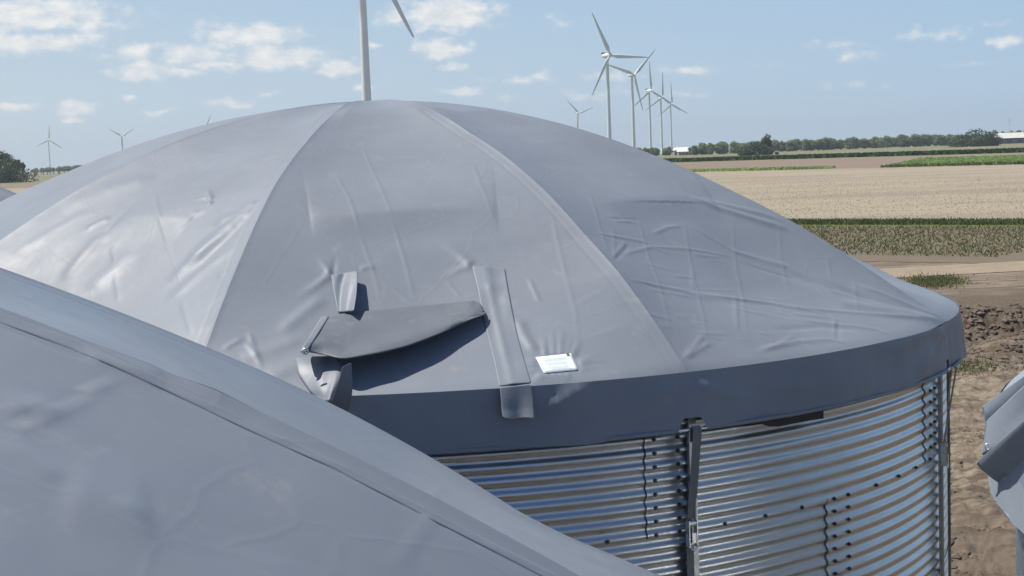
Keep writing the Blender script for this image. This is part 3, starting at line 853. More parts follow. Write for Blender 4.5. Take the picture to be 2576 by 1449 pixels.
# near tank, just below the camera on the left
FX, FY, FH = -3.437, 2.895, CAMZ - 1.203 - .161
fr = eq(89.76); fr.sort()
i91 = [i for i, (a, _) in enumerate(fr) if abs(a - 89.76) < .1][0]
fb = cover_bvh((FX, FY, 0), fr, (0, 0), FH)
def fsurf(x, y):
    h = fb.ray_cast(CAM, ray(x, y).normalized(), 30); return None if h[0] is None else h[0] - Vector((FX, FY, 0))
FC = []
def fcr(pts, w, h, kind='ridge'):
    P = line(pts, 4, fsurf)
    if len(P) > 1: FC.append((P, w, h, kind))
fcr([(300, 932), (215, 990), (120, 1043), (0, 1105)], .02, .007, 'step'); fcr([(0, 1110), (60, 1150), (160, 1215)], .03, .006)
fcr([(1088, 1282), (1050, 1350), (985, 1449)], .010, .012); fcr([(1088, 1270), (1095, 1240), (1120, 1215)], .012, .005)
fcr([(0, 1010), (90, 1020), (160, 1045)], .035, .006); fcr([(130, 1042), (100, 1030), (0, 1040)], .02, .006)
fcr([(480, 960), (560, 1010), (640, 1070)], .06, .016); fcr([(150, 1235), (260, 1270), (400, 1300)], .09, .010)
fcr([(300, 1265), (330, 1285), (360, 1300)], .02, .004); fcr([(200, 890), (330, 930), (420, 960)], .04, .010)
FS = (FX, FY)
def fwob(V, nr, i, nt, ns): return V + np.array([0, 0, 1.0]) * ((fbm(V * np.array([1, 1, .2]), .5, 11, 3) - .5) * .08)[:, None]
_, fcv, _ = simple_tank((FX, FY, 0), fr, (0, 0), FH, 'nearest tank in the lower left corner whose smooth grey cover fills the foreground', m_cover_near,
            {i91: (240, 300), (i91 - 1) % 10: (240, 300), (i91 + 1) % 10: (160, 220)}, FC, fwob, seed=4)
_me = fcv.data
_co = np.empty(len(_me.vertices) * 3, dtype=np.float32); _me.vertices.foreach_get('co', _co); _co = _co.reshape(-1, 3) + np.array([FX, FY, 0])
_vi = np.empty(len(_me.loops), dtype=np.int32); _me.loops.foreach_get('vertex_index', _vi)
fb = BVHTree.FromPolygons(_co.tolist(), _vi.reshape(-1, 4).tolist())
def fpt(x, y, off):
    h = fb.ray_cast(CAM, ray(x, y).normalized(), 30)
    n = h[1] if h[1].z > 0 else -h[1]
    return h[0] + n * off - Vector((FX, FY, 0))
def fstrip(name, A_, B_, off, nu=60, nv=5, thick=.0005):
    rows = []
    for i in range(nu):
        f = i / (nu - 1); a = poly(A_, f); c = poly(B_, f)
        rows.append([fpt(*lerp2(a, c, j / (nv - 1)), off + .0006 * math.sin(i * .9 + j)) for j in range(nv)])
    return sheet(name, rows, m_cover_near, fcv, thick, sub=0)
fstrip('seam_strip', [(-60, 762), (0, 786), (227, 866), (454, 973), (677, 1083), (859, 1165), (1090, 1286), (1440, 1466)], [(-60, 786), (0, 812), (227, 897), (420, 985), (643, 1092), (840, 1180), (1070, 1300), (1410, 1475)], .0004)
# tank at the lower right edge with a loose lapped cover
QX, QY, QH = 6.3, 5.46, H0 + .0
qt, qc, qs = simple_tank((QX, QY, 0), eq(-46), (0, 0), QH, 'tank cut off at the lower right edge with loose lapped folds over its grey cover', m_cover_right, {}, seed=9)
# tank beyond on the left, only its shoulder shows
simple_tank((-9.0, 18.6, 0), eq(12), (0, 0), H0, 'far tank on the left edge, only the ribbed shoulder of its grey cover showing', m_cover, {}, seed=13)

# loose laps of the right tank's cover
def qpt(x, y, dist):
    return CAM + ray(x, y).normalized() * dist - Vector((QX, QY, 0))
def lap(name, L, Rr, D0, D1, bulge, mat, nu=14, nv=9):
    rows = []
    for i in range(nu):
        f = i / (nu - 1); a = poly(L, f); c = poly(Rr, f); row = []
        for j in range(nv):
            g = j / (nv - 1); x, y = lerp2(a, c, g)
            row.append(qpt(x, y, D0 + (D1 - D0) * g - bulge * math.sin(math.pi * (g * .85 + .08)) - .02 * math.sin(f * 5 + g * 2)))
        rows.append(row)
    return sheet(name, rows, mat, qc, .006)
lap('cover_lap', [(2473, 1022), (2476, 1050), (2482, 1085)], [(2640, 900), (2660, 960), (2680, 1010)], 6.9, 6.0, .05, m_cover_right)
lap('cover_lap', [(2482, 1060), (2476, 1110), (2470, 1142), (2480, 1145)], [(2620, 930), (2640, 990), (2640, 1050), (2640, 1080)], 6.85, 5.8, .05, m_cover_right)
lap('cover_lap', [(2457, 1163), (2468, 1178), (2500, 1205), (2530, 1224)], [(2620, 1020), (2625, 1040), (2640, 1065), (2650, 1090)], 6.7, 5.7, .04, m_cover_right)
lap('cover_lap', [(2538, 1135), (2530, 1170), (2532, 1235), (2534, 1262)], [(2640, 1090), (2640, 1160), (2640, 1250), (2640, 1330)], 6.6, 5.8, .02, m_cover_right)
e_ = MB(); cpt = qpt(2484, 1124, 6.72); Rm = (-ray(2484, 1124).normalized()).to_track_quat('Z', 'Y').to_matrix()
e_.tube([cpt + Rm @ Vector((.009 * math.cos(t), .013 * math.sin(t), 0)) for t in np.linspace(0, 2 * math.pi, 15)], .003, 6); e_.build('eyelet', m_steel, qc, True)

# ------------------------------------------------------------------ ground
def soil_mat():
    s = Mat('bare_soil'); v = s.coord('Object')
    big = s.noise(v, .09, 4, .55, .6); mid = s.noise(s.coord('Object', (.45, 2.6, 1)), .8, 7, .68, .6); fine = s.noise(v, 6, 6, .7)
    col = s.ramp(s.rng(mid, .25, .75, 0, 1), [(.0, (.07, .052, .038)), (.4, (.15, .115, .085)), (.55, (.29, .235, .175)), (1, (.42, .355, .27))])
    col = s.mix(s.rng(fine, .35, .65, 0, .75), col, (.10, .078, .055))
    col = s.mix(s.rng(big, .5, .62, 0, .2), col, (.36, .30, .225))
    sx = s.N.new('ShaderNodeSeparateXYZ'); s.L.new(v, sx.inputs[0])
    wob = s.N.new('ShaderNodeMath'); wob.operation = 'MULTIPLY_ADD'; s.L.new(s.noise(v, .25, 3, .6), wob.inputs[0]); wob.inputs[1].default_value = 12; s.L.new(sx.outputs[1], wob.inputs[2])
    z1 = s.ramp(s.rng(wob.outputs[0], 20, 80, 0, 1), [(0, (.7,) * 3), (.14, (.7,) * 3), (.24, (.12,) * 3), (.50, (.12,) * 3), (.57, (.9,) * 3), (.80, (.9,) * 3), (.86, (0,) * 3), (1, (0,) * 3)])
    lum = s.ramp(s.rng(fine, .3, .7, 0, 1), [(0, (.065, .048, .035)), (.6, (.125, .095, .07)), (1, (.20, .155, .115))])
    col = s.mix(z1, col, lum)
    s.set(Base_Color=col, Roughness=.95, Specular_IOR_Level=.2); s.bump(s.noise(v, 9, 8, .7), .8, .06)
    return s
def field_mat(name, a, b, sc_, dirang, stretch=8, rows=None, c=None):
    s = Mat(name); v = s.coord('Object', (1, stretch, 1), (0, 0, -dirang))
    f = s.noise(v, sc_, 6, .65); col = s.mix(s.rng(f, .3, .7, 0, 1), a, b)
    f2 = s.noise(s.coord('Object'), 3.0, 5, .7); col = s.mix(s.rng(f2, .4, .7, 0, .45), col, tuple(x * .6 for x in a))
    if c is not None: col = s.mix(s.rng(s.noise(s.coord('Object', (1, 3, 1), (0, 0, -dirang)), .02, 3, .5), .45, .6, 0, .8), col, c)
    s.set(Base_Color=col, Roughness=.95, Specular_IOR_Level=.15); s.bump(f2, .5, .08)
    return s.m
m_soil = soil_mat().m
DIR = math.atan2(-50, 64)
def height(x, y):
    P = np.stack([x, y, np.zeros_like(x)], -1); r = np.hypot(x, y)
    big = (fbm(P, .12, 21, 3) - .5) * 1.0; med = (fbm(P, .9, 22, 4) - .5) * .35; sm = (fbm(P, 4.5, 23, 3) - .5) * .22
    k = np.clip((r - 14) / 6, 0, 1) * np.clip((61 - r) / 9, 0, 1)
    h = (big * .6 + med + sm) * k
    # spoil ridge
    for (ax, ay, bx, by, w, hh) in ((13.6, 49.5, 19.5, 51.5, 1.3, .8), (14.6, 45, 20, 47, 1.0, .5), (10.6, 31, 15, 36, .8, .3)):
        ux, uy = bx - ax, by - ay; L2 = ux * ux + uy * uy; t = np.clip(((x - ax) * ux + (y - ay) * uy) / L2, 0, 1)
        d = np.hypot(x - ax - t * ux, y - ay - t * uy); h = h + hh * np.exp(-(d / w) ** 2) * (.5 + fbm(P, 1.4, 31, 3))
    # wheel ruts
    d = (x - 11) * .8 + (y - 30) * .6
    return h
rs = np.concatenate([np.linspace(.5, 15, 20), np.arange(15.1, 72, .14), np.geomspace(73, 16000, 90)])
az = np.concatenate([np.arange(-180, 13, 3.0), np.arange(13, 26, .045), np.arange(26, 181, 3.0)])
Rg, Ag = np.meshgrid(rs, np.radians(az), indexing='ij'); X = np.sin(Ag) * Rg; Y = np.cos(Ag) * Rg
Z = height(X.ravel(), Y.ravel()).reshape(X.shape)
gnd = mesh_obj('ground', np.stack([X, Y, Z], -1).reshape(-1, 3), grid_faces(len(rs), len(az)), m_soil); tag(gnd, kind='structure')

def patch(name, pts, z, mat, kind='structure', label=None, cat=None):
    V = [(p[0], p[1], z) for p in pts]; o = mesh_obj(name, V, [tuple(range(len(V)))], mat, None, False); tag(o, label, cat, kind=kind); return o
def along(p, k): return (p[0] + math.cos(DIR) * k, p[1] + math.sin(DIR) * k)
# field boundaries run parallel; p at the right edge direction, built far beyond the frame both ways
def strip_patch(name, pa_, pb_, z, mat, L0=-500, L1=400):
    a, b_ = gp(*pa_), gp(*pb_)
    return patch(name, [along(a, L0), along(a, L1), along(b_, L1), along(b_, L0)], z, mat)
m_meadow = field_mat('far_meadow', (.20, .19, .10), (.12, .15, .06), .012, DIR, 5, c=(.28, .24, .16))
far = patch('field', [(-6000, 600), (6000, 600), (9000, 15000), (-9000, 15000)], .03, m_meadow)
strip_patch('field', (2576, 386), (2576, 413), .04, field_mat('pink_soil', (.22, .165, .125), (.27, .21, .165), .05, DIR, 9))
strip_patch('field', (2576, 413), (2576, 556), .02, field_mat('dry_crop', (.31, .26, .19), (.385, .33, .245), .07, DIR, 10, c=(.26, .225, .175)))
strip_patch('field', (2576, 556), (2576, 572), .012, field_mat('verge', (.10, .13, .04), (.15, .16, .06), .3, DIR, 3))
strip_patch('field', (2576, 571), (2576, 665), .018, field_mat('seedbed', (.15, .12, .085), (.20, .165, .12), .4, DIR, 6))
# sandy track
a = gp(2140, 712); b_ = gp(2576, 655); c_ = gp(2576, 672); d_ = gp(2140, 728)
tr = patch('dirt_track', [(a.x - 30 , a.y + 0), (b_.x + 40, b_.y + 8), (c_.x + 40, c_.y + 6), (d_.x - 30, d_.y - 2)], .024, field_mat('track_sand', (.27, .215, .155), (.34, .28, .21), .5, 0, 1))

# grass and crops, made of many small blades
def blades(name, fn, n, hgt, wid, mat, kind='stuff', lean=.35, per=1, label=None):
    P = np.array([fn() for _ in range(n)]); n = len(P)
    an = rng.uniform(0, 2 * np.pi, n); h = hgt * rng.uniform(.5, 1.25, n); w = wid * rng.uniform(.6, 1.3, n)
    lx, ly = rng.normal(0, lean, n) * h, rng.normal(0, lean, n) * h
    ax, ay = np.cos(an) * w / 2, np.sin(an) * w / 2
    B = np.stack([P[:, 0] - ax, P[:, 1] - ay, P[:, 2]], -1); D = np.stack([P[:, 0] + ax, P[:, 1] + ay, P[:, 2]], -1)
    T = np.stack([P[:, 0] + lx + ax * .3, P[:, 1] + ly + ay * .3, P[:, 2] + h], -1); T2 = np.stack([P[:, 0] + lx - ax * .3, P[:, 1] + ly - ay * .3, P[:, 2] + h], -1)
    V = np.concatenate([B, D, T, T2]); i = np.arange(n)
    F = np.stack([i, i + n, i + 2 * n, i + 3 * n], -1)
    o = mesh_obj(name, V, F, mat, None, False); tag(o, label, 'plants' if label else None, kind=kind); return o
def leafmat(name, a, b, scale=.6, trans=.25):
    s = Mat(name); v = s.coord('Object')
    col = s.mix(s.rng(s.noise(v, scale, 4, .6), .3, .7, 0, 1), a, b)
    s.set(Base_Color=col, Roughness=.7, Specular_IOR_Level=.3)
    tl_ = s.N.new('ShaderNodeBsdfTranslucent'); s.L.new(col, tl_.inputs[0]); mx = s.N.new('ShaderNodeMixShader'); mx.inputs[0].default_value = trans
    out = [n for n in s.N if n.type == 'OUTPUT_MATERIAL'][0]
    s.L.new(s.b.outputs[0], mx.inputs[1]); s.L.new(tl_.outputs[0], mx.inputs[2]); s.L.new(mx.outputs[0], out.inputs[0])
    return s.m
g_ditch = leafmat('ditch_grass_leaf', (.085, .115, .04), (.135, .165, .065), .6, .35)
g_bright = leafmat('bright_grass_leaf', (.24, .36, .10), (.32, .44, .15), .05, .4)
g_crop = leafmat('crop_leaf', (.12, .14, .05), (.18, .185, .085))
g_reed = leafmat('reed_leaf', (.025, .055, .018), (.05, .085, .025), .05)
g_stub = leafmat('stubble_leaf', (.36, .31, .22), (.46, .40, .29), .3, .5)
def band_fn(pa_, pb_, L0, L1, z=.05):
    a, b_ = gp(*pa_), gp(*pb_)
    def f():
        t = random.random(); k = random.uniform(L0, L1); x, y = along((a.x + (b_.x - a.x) * t, a.y + (b_.y - a.y) * t), k)
        return (x, y, z)
    return f
blades('ditch_grass', band_fn((2576, 557), (2576, 568), -28, 8), 9000, .24, .12, g_ditch)
blades('ditch_reeds', band_fn((2576, 378), (2576, 384), -330, 60), 14000, 1.2, 2.2, g_reed)
blades('verge_grass', band_fn((2576, 393), (2576, 412), -36, 60), 14000, .5, 1.4, g_bright)
blades('ditch_grass', band_fn((2576, 411), (2576, 414), -36, 60), 1500, .6, .8, g_ditch)
blades('verge_grass', band_fn((2576, 411.5), (2576, 414), -130, -50), 2500, .6, .7, g_bright)
# seed rows
def crop_fn():
    a = gp(2576, 574); b_ = gp(2576, 652)
    while True:
        row = random.randrange(0, 74); k = random.uniform(-26, 8)
        dx, dy = b_.x - a.x, b_.y - a.y; nx, ny = -math.sin(DIR), math.cos(DIR)
        w = abs(dx * nx + dy * ny); o = row * .75
        if o > w: continue
        x, y = along((a.x - nx * o, a.y - ny * o), k)
        return (x + random.gauss(0, .06), y + random.gauss(0, .06), .07)
blades('crop_rows', crop_fn, 13000, .14, .09, g_crop, lean=.5)
def stub_fn():
    a = gp(2576, 425); b_ = gp(2576, 552)
    t = random.random() ** .45; k = random.uniform(-90, 20); x, y = along((a.x + (b_.x - a.x) * t, a.y + (b_.y - a.y) * t), k)
    return (x, y, .09)
blades('crop_stubble', stub_fn, 26000, .08, .10, g_stub, lean=.5)
def weed_fn():
    p = gp(random.gauss(2350, 34), random.gauss(712, 7)); return (p.x, p.y, .05)
blades('weeds', weed_fn, 3500, .10, .05, g_crop)
def weed2():
    p = gp(random.gauss(2420, 60), random.gauss(925, 10)); return (p.x, p.y, float(height(np.array([p.x]), np.array([p.y]))[0]))
blades('weeds', weed2, 900, .10, .03, g_crop)
# clods on the bare soil
def clods(n):
    b = MB(); ico = [(0, 0, 1), (.9, 0, .3), (.28, .85, .3), (-.72, .53, .3), (-.72, -.53, .3), (.28, -.85, .3), (.72, .53, -.4), (-.28, .85, -.4), (-.9, 0, -.4), (-.28, -.85, -.4), (.72, -.53, -.4)]
    F = [(0, 1, 2), (0, 2, 3), (0, 3, 4), (0, 4, 5), (0, 5, 1), (1, 6, 2), (2, 7, 3), (3, 8, 4), (4, 9, 5), (5, 10, 1), (6, 7, 2), (7, 8, 3), (8, 9, 4), (9, 10, 5), (10, 6, 1)]
    P = []
    for _ in range(n):
        u_ = random.random()
        if u_ < .35: a = R_(random.uniform(15.5, 23)); r = random.uniform(18, 38)
        elif u_ < .6: a = R_(random.uniform(15.5, 23)); r = random.uniform(19, 27)
        else: a = R_(random.uniform(15.5, 23)); r = random.gauss(50, 3)
        q = np.array([[math.sin(a) * r, math.cos(a) * r, 0.0]])
        if r < 44 and fbm(q, .45, 51, 3)[0] < .53: continue
        P.append((q[0, 0], q[0, 1]))
    P = np.array(P); hz = height(P[:, 0], P[:, 1])
    for (x, y), z in zip(P, hz):
        s_ = .015 + .10 * random.random() ** 4 + (.0 if y < 42 else .07)
        b.add([(x + v[0] * s_ * random.uniform(.7, 1.3), y + v[1] * s_ * random.uniform(.7, 1.3), z + v[2] * s_ * random.uniform(.5, .9)) for v in ico], F)
    m_cl = plain('clod_soil', (.135, .105, .08), .95, var=.4, scale=2, bump=.6)
    return b.build('soil_clods', m_cl, None, False)
tag(clods(4200), kind='stuff')

# ------------------------------------------------------------------ trees
def foliage(name, blobs, n, size, mat, parent, seed):
    r = np.random.default_rng(seed); bl = np.array(blobs); wt = bl[:, 3] * bl[:, 4]; wt /= wt.sum()
    k = r.choice(len(bl), n, p=wt); d = r.normal(size=(n, 3)); d /= np.linalg.norm(d, axis=1)[:, None]
    rad = r.uniform(.55, 1.0, n) ** .5; rr = np.stack([bl[k, 3], bl[k, 3], bl[k, 4]], -1)
    P = bl[k, :3] + d * rr * rad[:, None] * (1 + .14 * r.normal(size=n))[:, None]
    nn_ = d + r.normal(size=(n, 3)) * .6; nn_ /= np.linalg.norm(nn_, axis=1)[:, None]
    u = np.cross(nn_, r.normal(size=(n, 3))); u /= np.linalg.norm(u, axis=1)[:, None]; w = np.cross(nn_, u)
    s = (size * r.uniform(.5, 1.3, n))[:, None]
    V = np.concatenate([P - u * s, P - w * s * .6, P + u * s, P + w * s * .6]); i = np.arange(n)
    keep = V[:, 2] < 0.05; V[keep, 2] = .05
    return mesh_obj(name, V, np.stack([i, i + n, i + 2 * n, i + 3 * n], -1), mat, parent, False)
lf_far = leafmat('far_leaf', (.17, .22, .10), (.25, .30, .14), .02, .35)
lf_dark = leafmat('dark_leaf', (.05, .075, .03), (.09, .12, .045), .15, .2)
lf_pop = leafmat('poplar_leaf', (.07, .085, .04), (.11, .12, .06), .15)
m_bark = plain('bark', (.10, .085, .065), .9)
def make_tree(name, h, wd, mat, n, seed, label, cat, group, trunk_h=.25, leaf=.55, nb=9, airy=1.0):
    r = random.Random(seed); t = empty(name, (0, 0, 0), label, cat, group)
    b = MB(); b.tube([(0, 0, 0), (.1 * wd * r.uniform(-1, 1), 0, h * .35), (0, .05 * wd, h * .72)], [h * .022, h * .016, h * .006], 7)
    blobs = []
    for k in range(nb):
        a = r.uniform(0, 6.28); f = r.random(); zz = h * (trunk_h + (1 - trunk_h) * (.18 + .64 * f)); rad = wd * .32 * math.sin(math.pi * (.2 + .65 * f)) * r.uniform(.4, 1.1)
        c = (math.cos(a) * rad, math.sin(a) * rad, zz); br = wd * r.uniform(.17, .27) * airy
        blobs.append((*c, br, br * r.uniform(.75, 1.1)))
        b.tube([(0, 0, zz * .55), (c[0] * .6, c[1] * .6, zz * .85), c], [h * .009, h * .006, h * .002], 5)
    blobs.append((0, 0, h * (trunk_h + (1 - trunk_h) * .45), wd * .3, h * (1 - trunk_h) * .38))
    b.build('trunk', m_bark, t, True); foliage('crown', blobs, n, leaf, mat, t, seed)
    return t
def copy_tree(o):
    c = o.copy(); C.objects.link(c)
    for ch in list(o.children):
        d = ch.copy(); C.objects.link(d); d.parent = c
        for g in list(ch.children):
            e = g.copy(); C.objects.link(e); e.parent = d
    return c
# shelter belt on the right
protos = [make_tree('far_tree', 15, 11, lf_far, 1500, 40 + k, 'small green tree in the long tree belt on the right horizon', 'tree', 'trees of the right horizon belt', .02, .8) for k in range(5)]
used = [False] * 5
cnt = 0
xb = np.concatenate([np.arange(1612, 1700, 9), np.arange(1742, 2420, 12), np.arange(1748, 2420, 13)])
for x in xb:
    x = float(x) + random.uniform(-3, 3)
    if x < 1745: base, top = 392 - (x - 1600) * .035, 374
    else: base = np.interp(x, [1745, 2100, 2420], [388.5, 375, 363.5])
    d = float(np.interp(x, [1600, 1700, 1745, 2100, 2420], [1500, 1550, 1420, 1560, 1650]))
    # ground distance from the picture row would be noisy; place on the belt line instead
    dr_ = ray(x, base); p = CAM + dr_ * (d / dr_.y)
    toppx = float(np.interp(x, [1600, 1700, 1745, 1800, 1860, 2000, 2200, 2300, 2420], [372, 371, 368, 359, 358, 352, 347, 341, 338])) + random.uniform(-2, 2.5)
    h = (ray(x, toppx).z * d + CAMZ)
    k = cnt % 5
    if not used[k]: o = protos[k]; used[k] = True
    else: o = copy_tree(protos[k])
    o.location = (p.x + random.uniform(-4, 4), d + random.uniform(-14, 34), 0); s_ = h / 15
    o.scale = (s_ * random.uniform(1.2, 2.1), s_ * random.uniform(1.2, 1.7), s_ * random.uniform(1.0, 1.22)); o.rotation_euler = (0, 0, random.uniform(0, 6.28)); cnt += 1
# far belt on the left: slim trees with bare stems
pl = [make_tree('roadside_tree', 17, 9, lf_far, 800, 60 + k, 'slim tree with bare stem in the row on the left horizon', 'tree', 'trees of the left horizon row', .28, .8) for k in range(3)]
for i, x in enumerate(np.arange(84, 212, 8.0)):
    o = pl[i] if i < 3 else copy_tree(pl[i % 3]); d = 2300
    q = ray(float(x), 425); o.location = (q.x / q.y * d, d + random.uniform(-15, 15), 0)
    h = ray(float(x), float(np.interp(x, [80, 120, 160, 200], [422, 420, 417, 414]))).z * d + CAMZ
    s_ = h / 17; o.scale = (s_ * 2.3, s_ * 1.4, s_); o.rotation_euler = (0, 0, random.uniform(0, 6))
def clump(name, x, base, top, wpx, d, mat, n, label, seed, leaf=.6, nb=16, kind='bush', flat=.9):
    q = ray(x, base); h = ray(x, top).z * d + CAMZ; wd = wpx / FPX * d
    t = empty(name, (q.x / q.y * d, d, 0), label, kind); r = random.Random(seed); blobs = []; b = MB()
    for k in range(nb):
        u = r.uniform(-1, 1); hh = h * (1 - .55 * abs(u) ** 2.2) * flat
        rad = min(h * .3, wd * .16) * r.uniform(.8, 1.2); z = r.uniform(rad * .6, max(rad, hh - rad))
        blobs.append((u * (wd / 2 - rad * .8), r.uniform(-.3, .3) * wd, z, rad, rad))
        b.tube([(u * wd * .3, 0, 0), (u * (wd / 2 - rad), blobs[-1][1] * .7, z)], [.25, .08], 5)
    blobs.append((0, 0, h * .62, wd * .22, h * .36)); blobs.append((0, 0, h * .3, wd * .42, h * .3))
    b.build('trunk', m_bark, t, True); foliage('crown', blobs, n, leaf, mat, t, seed); return t
clump('bush_clump', 2455, 366, 323, 120, 1240, lf_dark, 5200, 'big rounded dark green tree clump beside the barn on the right horizon', 5, .9, 22)
clump('bush_clump', 1903, 388, 355, 92, 1063, lf_dark, 4200, 'low dark green bush clump standing alone in the fields', 6, .7, 20)
t_ = make_tree('tall_tree', 14, 11, lf_pop, 1500, 77, 'loose crowned tree rising out of the low bush clump', 'tree', None, .3, .55, 10, .8)
q = ray(1928, 386); t_.location = (q.x / q.y * 1075, 1075, 0); h = ray(1928, 339).z * 1075 + CAMZ; t_.scale = (h / 14 * 1.0,) * 3
clump('bush_clump', 30, 447, 392, 118, 900, lf_dark, 4200, 'dark bushes at the left edge of the picture below taller trees', 8, .6, 18)
for k, (x, top, dd, w_) in enumerate(((2, 376, 930, 12), (20, 384, 935, 11), (44, 398, 940, 8), (57, 404, 945, 6))):
    t_ = make_tree('tall_tree', 17, w_, lf_pop, 1100, 90 + k, ('tallest tree at the very left edge of the picture', 'broad airy tree second from the left edge', 'thin tree with gaps above the left bushes', 'smallest tree leaning out right of the left bushes')[k], 'tree', None, .45, .5, 9, .85)
    q = ray(x, 440); h = ray(x, top).z * dd + CAMZ; t_.location = (q.x / q.y * dd, dd, 0); t_.scale = (h / 17,) * 3
# low trees behind the barn
for k, x in enumerate((2505, 2523, 2545, 2563, 2580)):
    o = copy_tree(protos[k % 5]); o['label'] = 'low tree showing above the barn roof on the right edge'; o['group'] = 'trees behind the barn'
    q = ray(x, 340); dd = 2100; h = ray(x, 323 + (k % 2) * 2).z * dd + CAMZ; o.location = (q.x / q.y * dd, dd, 0); o.scale = (h / 15,) * 3

# ------------------------------------------------------------------ farm buildings
m_roof = plain('pale_roof', (.62, .60, .56), .6, var=.08, scale=.3)
m_roofw = plain('white_roof', (.85, .85, .83), .5, var=.04)
m_dark = plain('dark_barn_wall', (.05, .06, .075), .7); m_wallw = plain('pale_wall', (.42, .36, .33), .8)
m_grey = plain('grey_panel', (.16, .17, .18), .7)
def house(name, x0, x1, d, ye, yr, label, mroof, mwall, depth=12, nopen=4, ang=0, yb=None):
    q0, q1 = ray(x0, ye), ray(x1, ye); X0, X1 = q0.x / q0.y * d, q1.x / q1.y * d; w = X1 - X0
    he = ray((x0 + x1) / 2, ye).z * d + CAMZ; hr = ray((x0 + x1) / 2, yr).z * d + CAMZ
    t = empty(name, ((X0 + X1) / 2, d, 0), label, 'building'); t.rotation_euler = (0, 0, ang)
    b = MB(); b.box((0, depth / 2, he / 2), (w, depth, he)); b.build('wall', mwall, t)
    b = MB(); o_ = .6; inset = min(w * .12, 4)
    V = [(-w / 2 - o_, -o_, he), (w / 2 + o_, -o_, he), (w / 2 + o_, depth + o_, he), (-w / 2 - o_, depth + o_, he), (-w / 2 + inset, depth / 2, hr), (w / 2 - inset, depth / 2, hr),
         (-w / 2 - o_, -o_, he - .25), (w / 2 + o_, -o_, he - .25), (w / 2 + o_, depth + o_, he - .25), (-w / 2 - o_, depth + o_, he - .25)]
    b.add(V, [(0, 1, 5, 4), (1, 2, 5), (2, 3, 4, 5), (3, 0, 4), (0, 6, 7, 1), (1, 7, 8, 2), (2, 8, 9, 3), (3, 9, 6, 0), (6, 9, 8, 7)]); b.build('roof', mroof, t)
    for k in range(nopen):
        x = -w / 2 + w * (k + .5) / nopen
        b = MB(); b.box((x, -.05, he * .42), (w / nopen * .5, .12, he * .5)); b.build('window' if k % 3 else 'door', m_grey if mwall is m_dark else m_dark, t)
    return t
house('barn', 2512, 2700, 1600, 345, 331.5, 'long barn with pale roof and dark open side on the right edge', m_roof, m_dark, 26, 7)
house('farmhouse', 1707, 1741, 1500, 381, 370, 'small farmhouse with bright white roof left of the tree belt', m_roofw, m_wallw, 12, 4)
house('shed', 1696, 1712, 1540, 378, 371, 'white roofed shed half hidden left of the farmhouse', m_roofw, m_wallw, 8, 1)
house('hut', 1951, 1959, 1063, 381.5, 379, 'tiny grey hut right of the low bush clump', m_grey, m_grey, 3, 1)

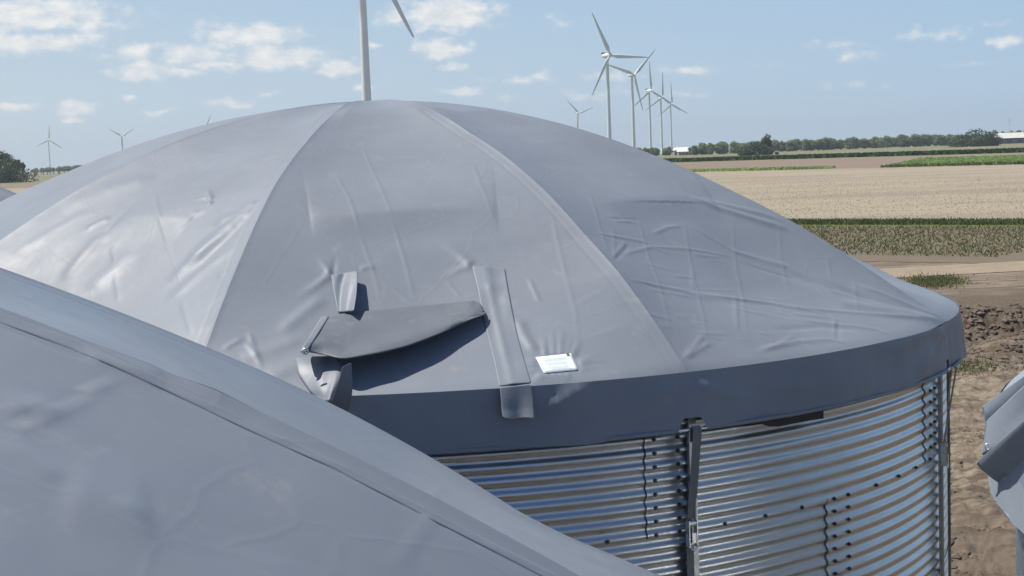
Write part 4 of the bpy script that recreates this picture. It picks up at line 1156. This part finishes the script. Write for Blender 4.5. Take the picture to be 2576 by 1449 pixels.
# ------------------------------------------------------------------ wind turbines
ND = 33.0
def turbine(x, yhub, phase, label, d=None, blade=39.0, hubh=85.0, group='wind turbines'):
    q = ray(x, yhub)
    if d is None: d = (hubh - CAMZ) / q.z * q.y
    bx = q.x / q.y * d
    t = empty('wind_turbine', (bx, d, 0), label, 'wind turbine', group)
    n = Vector((math.sin(R_(ND)), -math.cos(R_(ND)), 0)); u = Vector((math.cos(R_(ND)), math.sin(R_(ND)), 0)); up = Vector((0, 0, 1))
    base = -n * 4.2
    b = MB(); b.tube([base + up * z for z in (0, 10, 30, 55, hubh - 1.5)], [2.0, 1.9, 1.65, 1.4, 1.1], 24); b.build('tower', m_white, t, True)
    top = up * hubh
    b = MB(); b.tube([top + n * a for a in (-1.2, -3, -6, -9.5, -11)], [1.9, 2.1, 2.0, 1.7, .6], 14); nac = b.build('nacelle', m_white, t, True)
    b = MB(); Rm = Matrix((u, n, up)).transposed(); b.box(top - n * 9.3 + up * 2.2, (2.6, 2.6, 1.3), Rm); b.build('cooler', m_cooler, nac)
    b = MB(); b.tube([top + n * a for a in (-1.2, -.4, .9, 1.9, 2.5)], [1.5, 1.7, 1.5, .9, .1], 14); rot = b.build('rotor_hub', m_white, t, True)
    for k in range(3):
        a = R_(phase + 120 * k); ax = u * math.sin(a) + up * math.cos(a); tg = u * math.cos(a) - up * math.sin(a)
        V = []; st = ((.8, .9, .9), (3, .95, .9), (7, 1.9, .7), (14, 1.55, .45), (24, 1.1, .3), (33, .75, .18), (38, .45, .1), (blade, .12, .05))
        for (r, ch, th) in st:
            r = r * blade / 39 if r < 39 else blade
            tw = R_(18 - 16 * min(1, r / blade)); cd = tg * math.cos(tw) + n * math.sin(tw); td = n * math.cos(tw) - tg * math.sin(tw)
            for m_ in range(10):
                an = 2 * math.pi * m_ / 10; V.append(top + ax * r + cd * (math.cos(an) * ch + ch * .25) + td * (math.sin(an) * th) + n * (r / blade) ** 2 * 1.2)
        F = [(i * 10 + j, i * 10 + (j + 1) % 10, (i + 1) * 10 + (j + 1) % 10, (i + 1) * 10 + j) for i in range(len(st) - 1) for j in range(10)] + [tuple(range(10)), tuple(reversed(range((len(st) - 1) * 10, len(st) * 10)))]
        mesh_obj('blade', V, F, m_white, rot, True)
    return t
turbine(922, -91, 153, 'largest wind turbine, its tower rising behind the top of the dome', d=550)
turbine(1535, 139, -28, 'tallest turbine of the group of five on the right')
turbine(1596, 188, 46, 'second turbine of the right group, one blade pointing up right')
turbine(1638, 228, -4, 'third turbine of the right group, in the middle of the five')
turbine(1666.5, 245.5, 1, 'fourth turbine of the right group, bright white tower')
turbine(1690.5, 262, -4, 'fifth turbine, rightmost of the right group')
turbine(1456, 285, -48, 'small turbine just left of the group of five')
turbine(123, 352, 4, 'small turbine near the left edge, all three blades showing')
turbine(307, 343, -61, 'small turbine on the left whose two upper blades form a V')
turbine(514, 327, 26.5, 'turbine hidden behind the dome with only a blade tip showing')
turbine(2541, 307, -38, 'tiny distant turbine above the barn on the right', d=7400, blade=28)

# ------------------------------------------------------------------ air
hz = MB(); hz.box((0, 3400, 62), (9000, 8200, 136)); hzo = hz.build('haze', None); tag(hzo, kind='stuff')
hm = bpy.data.materials.new('haze_air'); hm.use_nodes = True; nt = hm.node_tree
for n in list(nt.nodes): nt.nodes.remove(n)
o_ = nt.nodes.new('ShaderNodeOutputMaterial'); v_ = nt.nodes.new('ShaderNodeVolumePrincipled'); nt.links.new(v_.outputs[0], o_.inputs['Volume'])
v_.inputs['Color'].default_value = (.80, .88, .97, 1); v_.inputs['Density'].default_value = .0001; v_.inputs['Anisotropy'].default_value = .2
hzo.data.materials.append(hm)
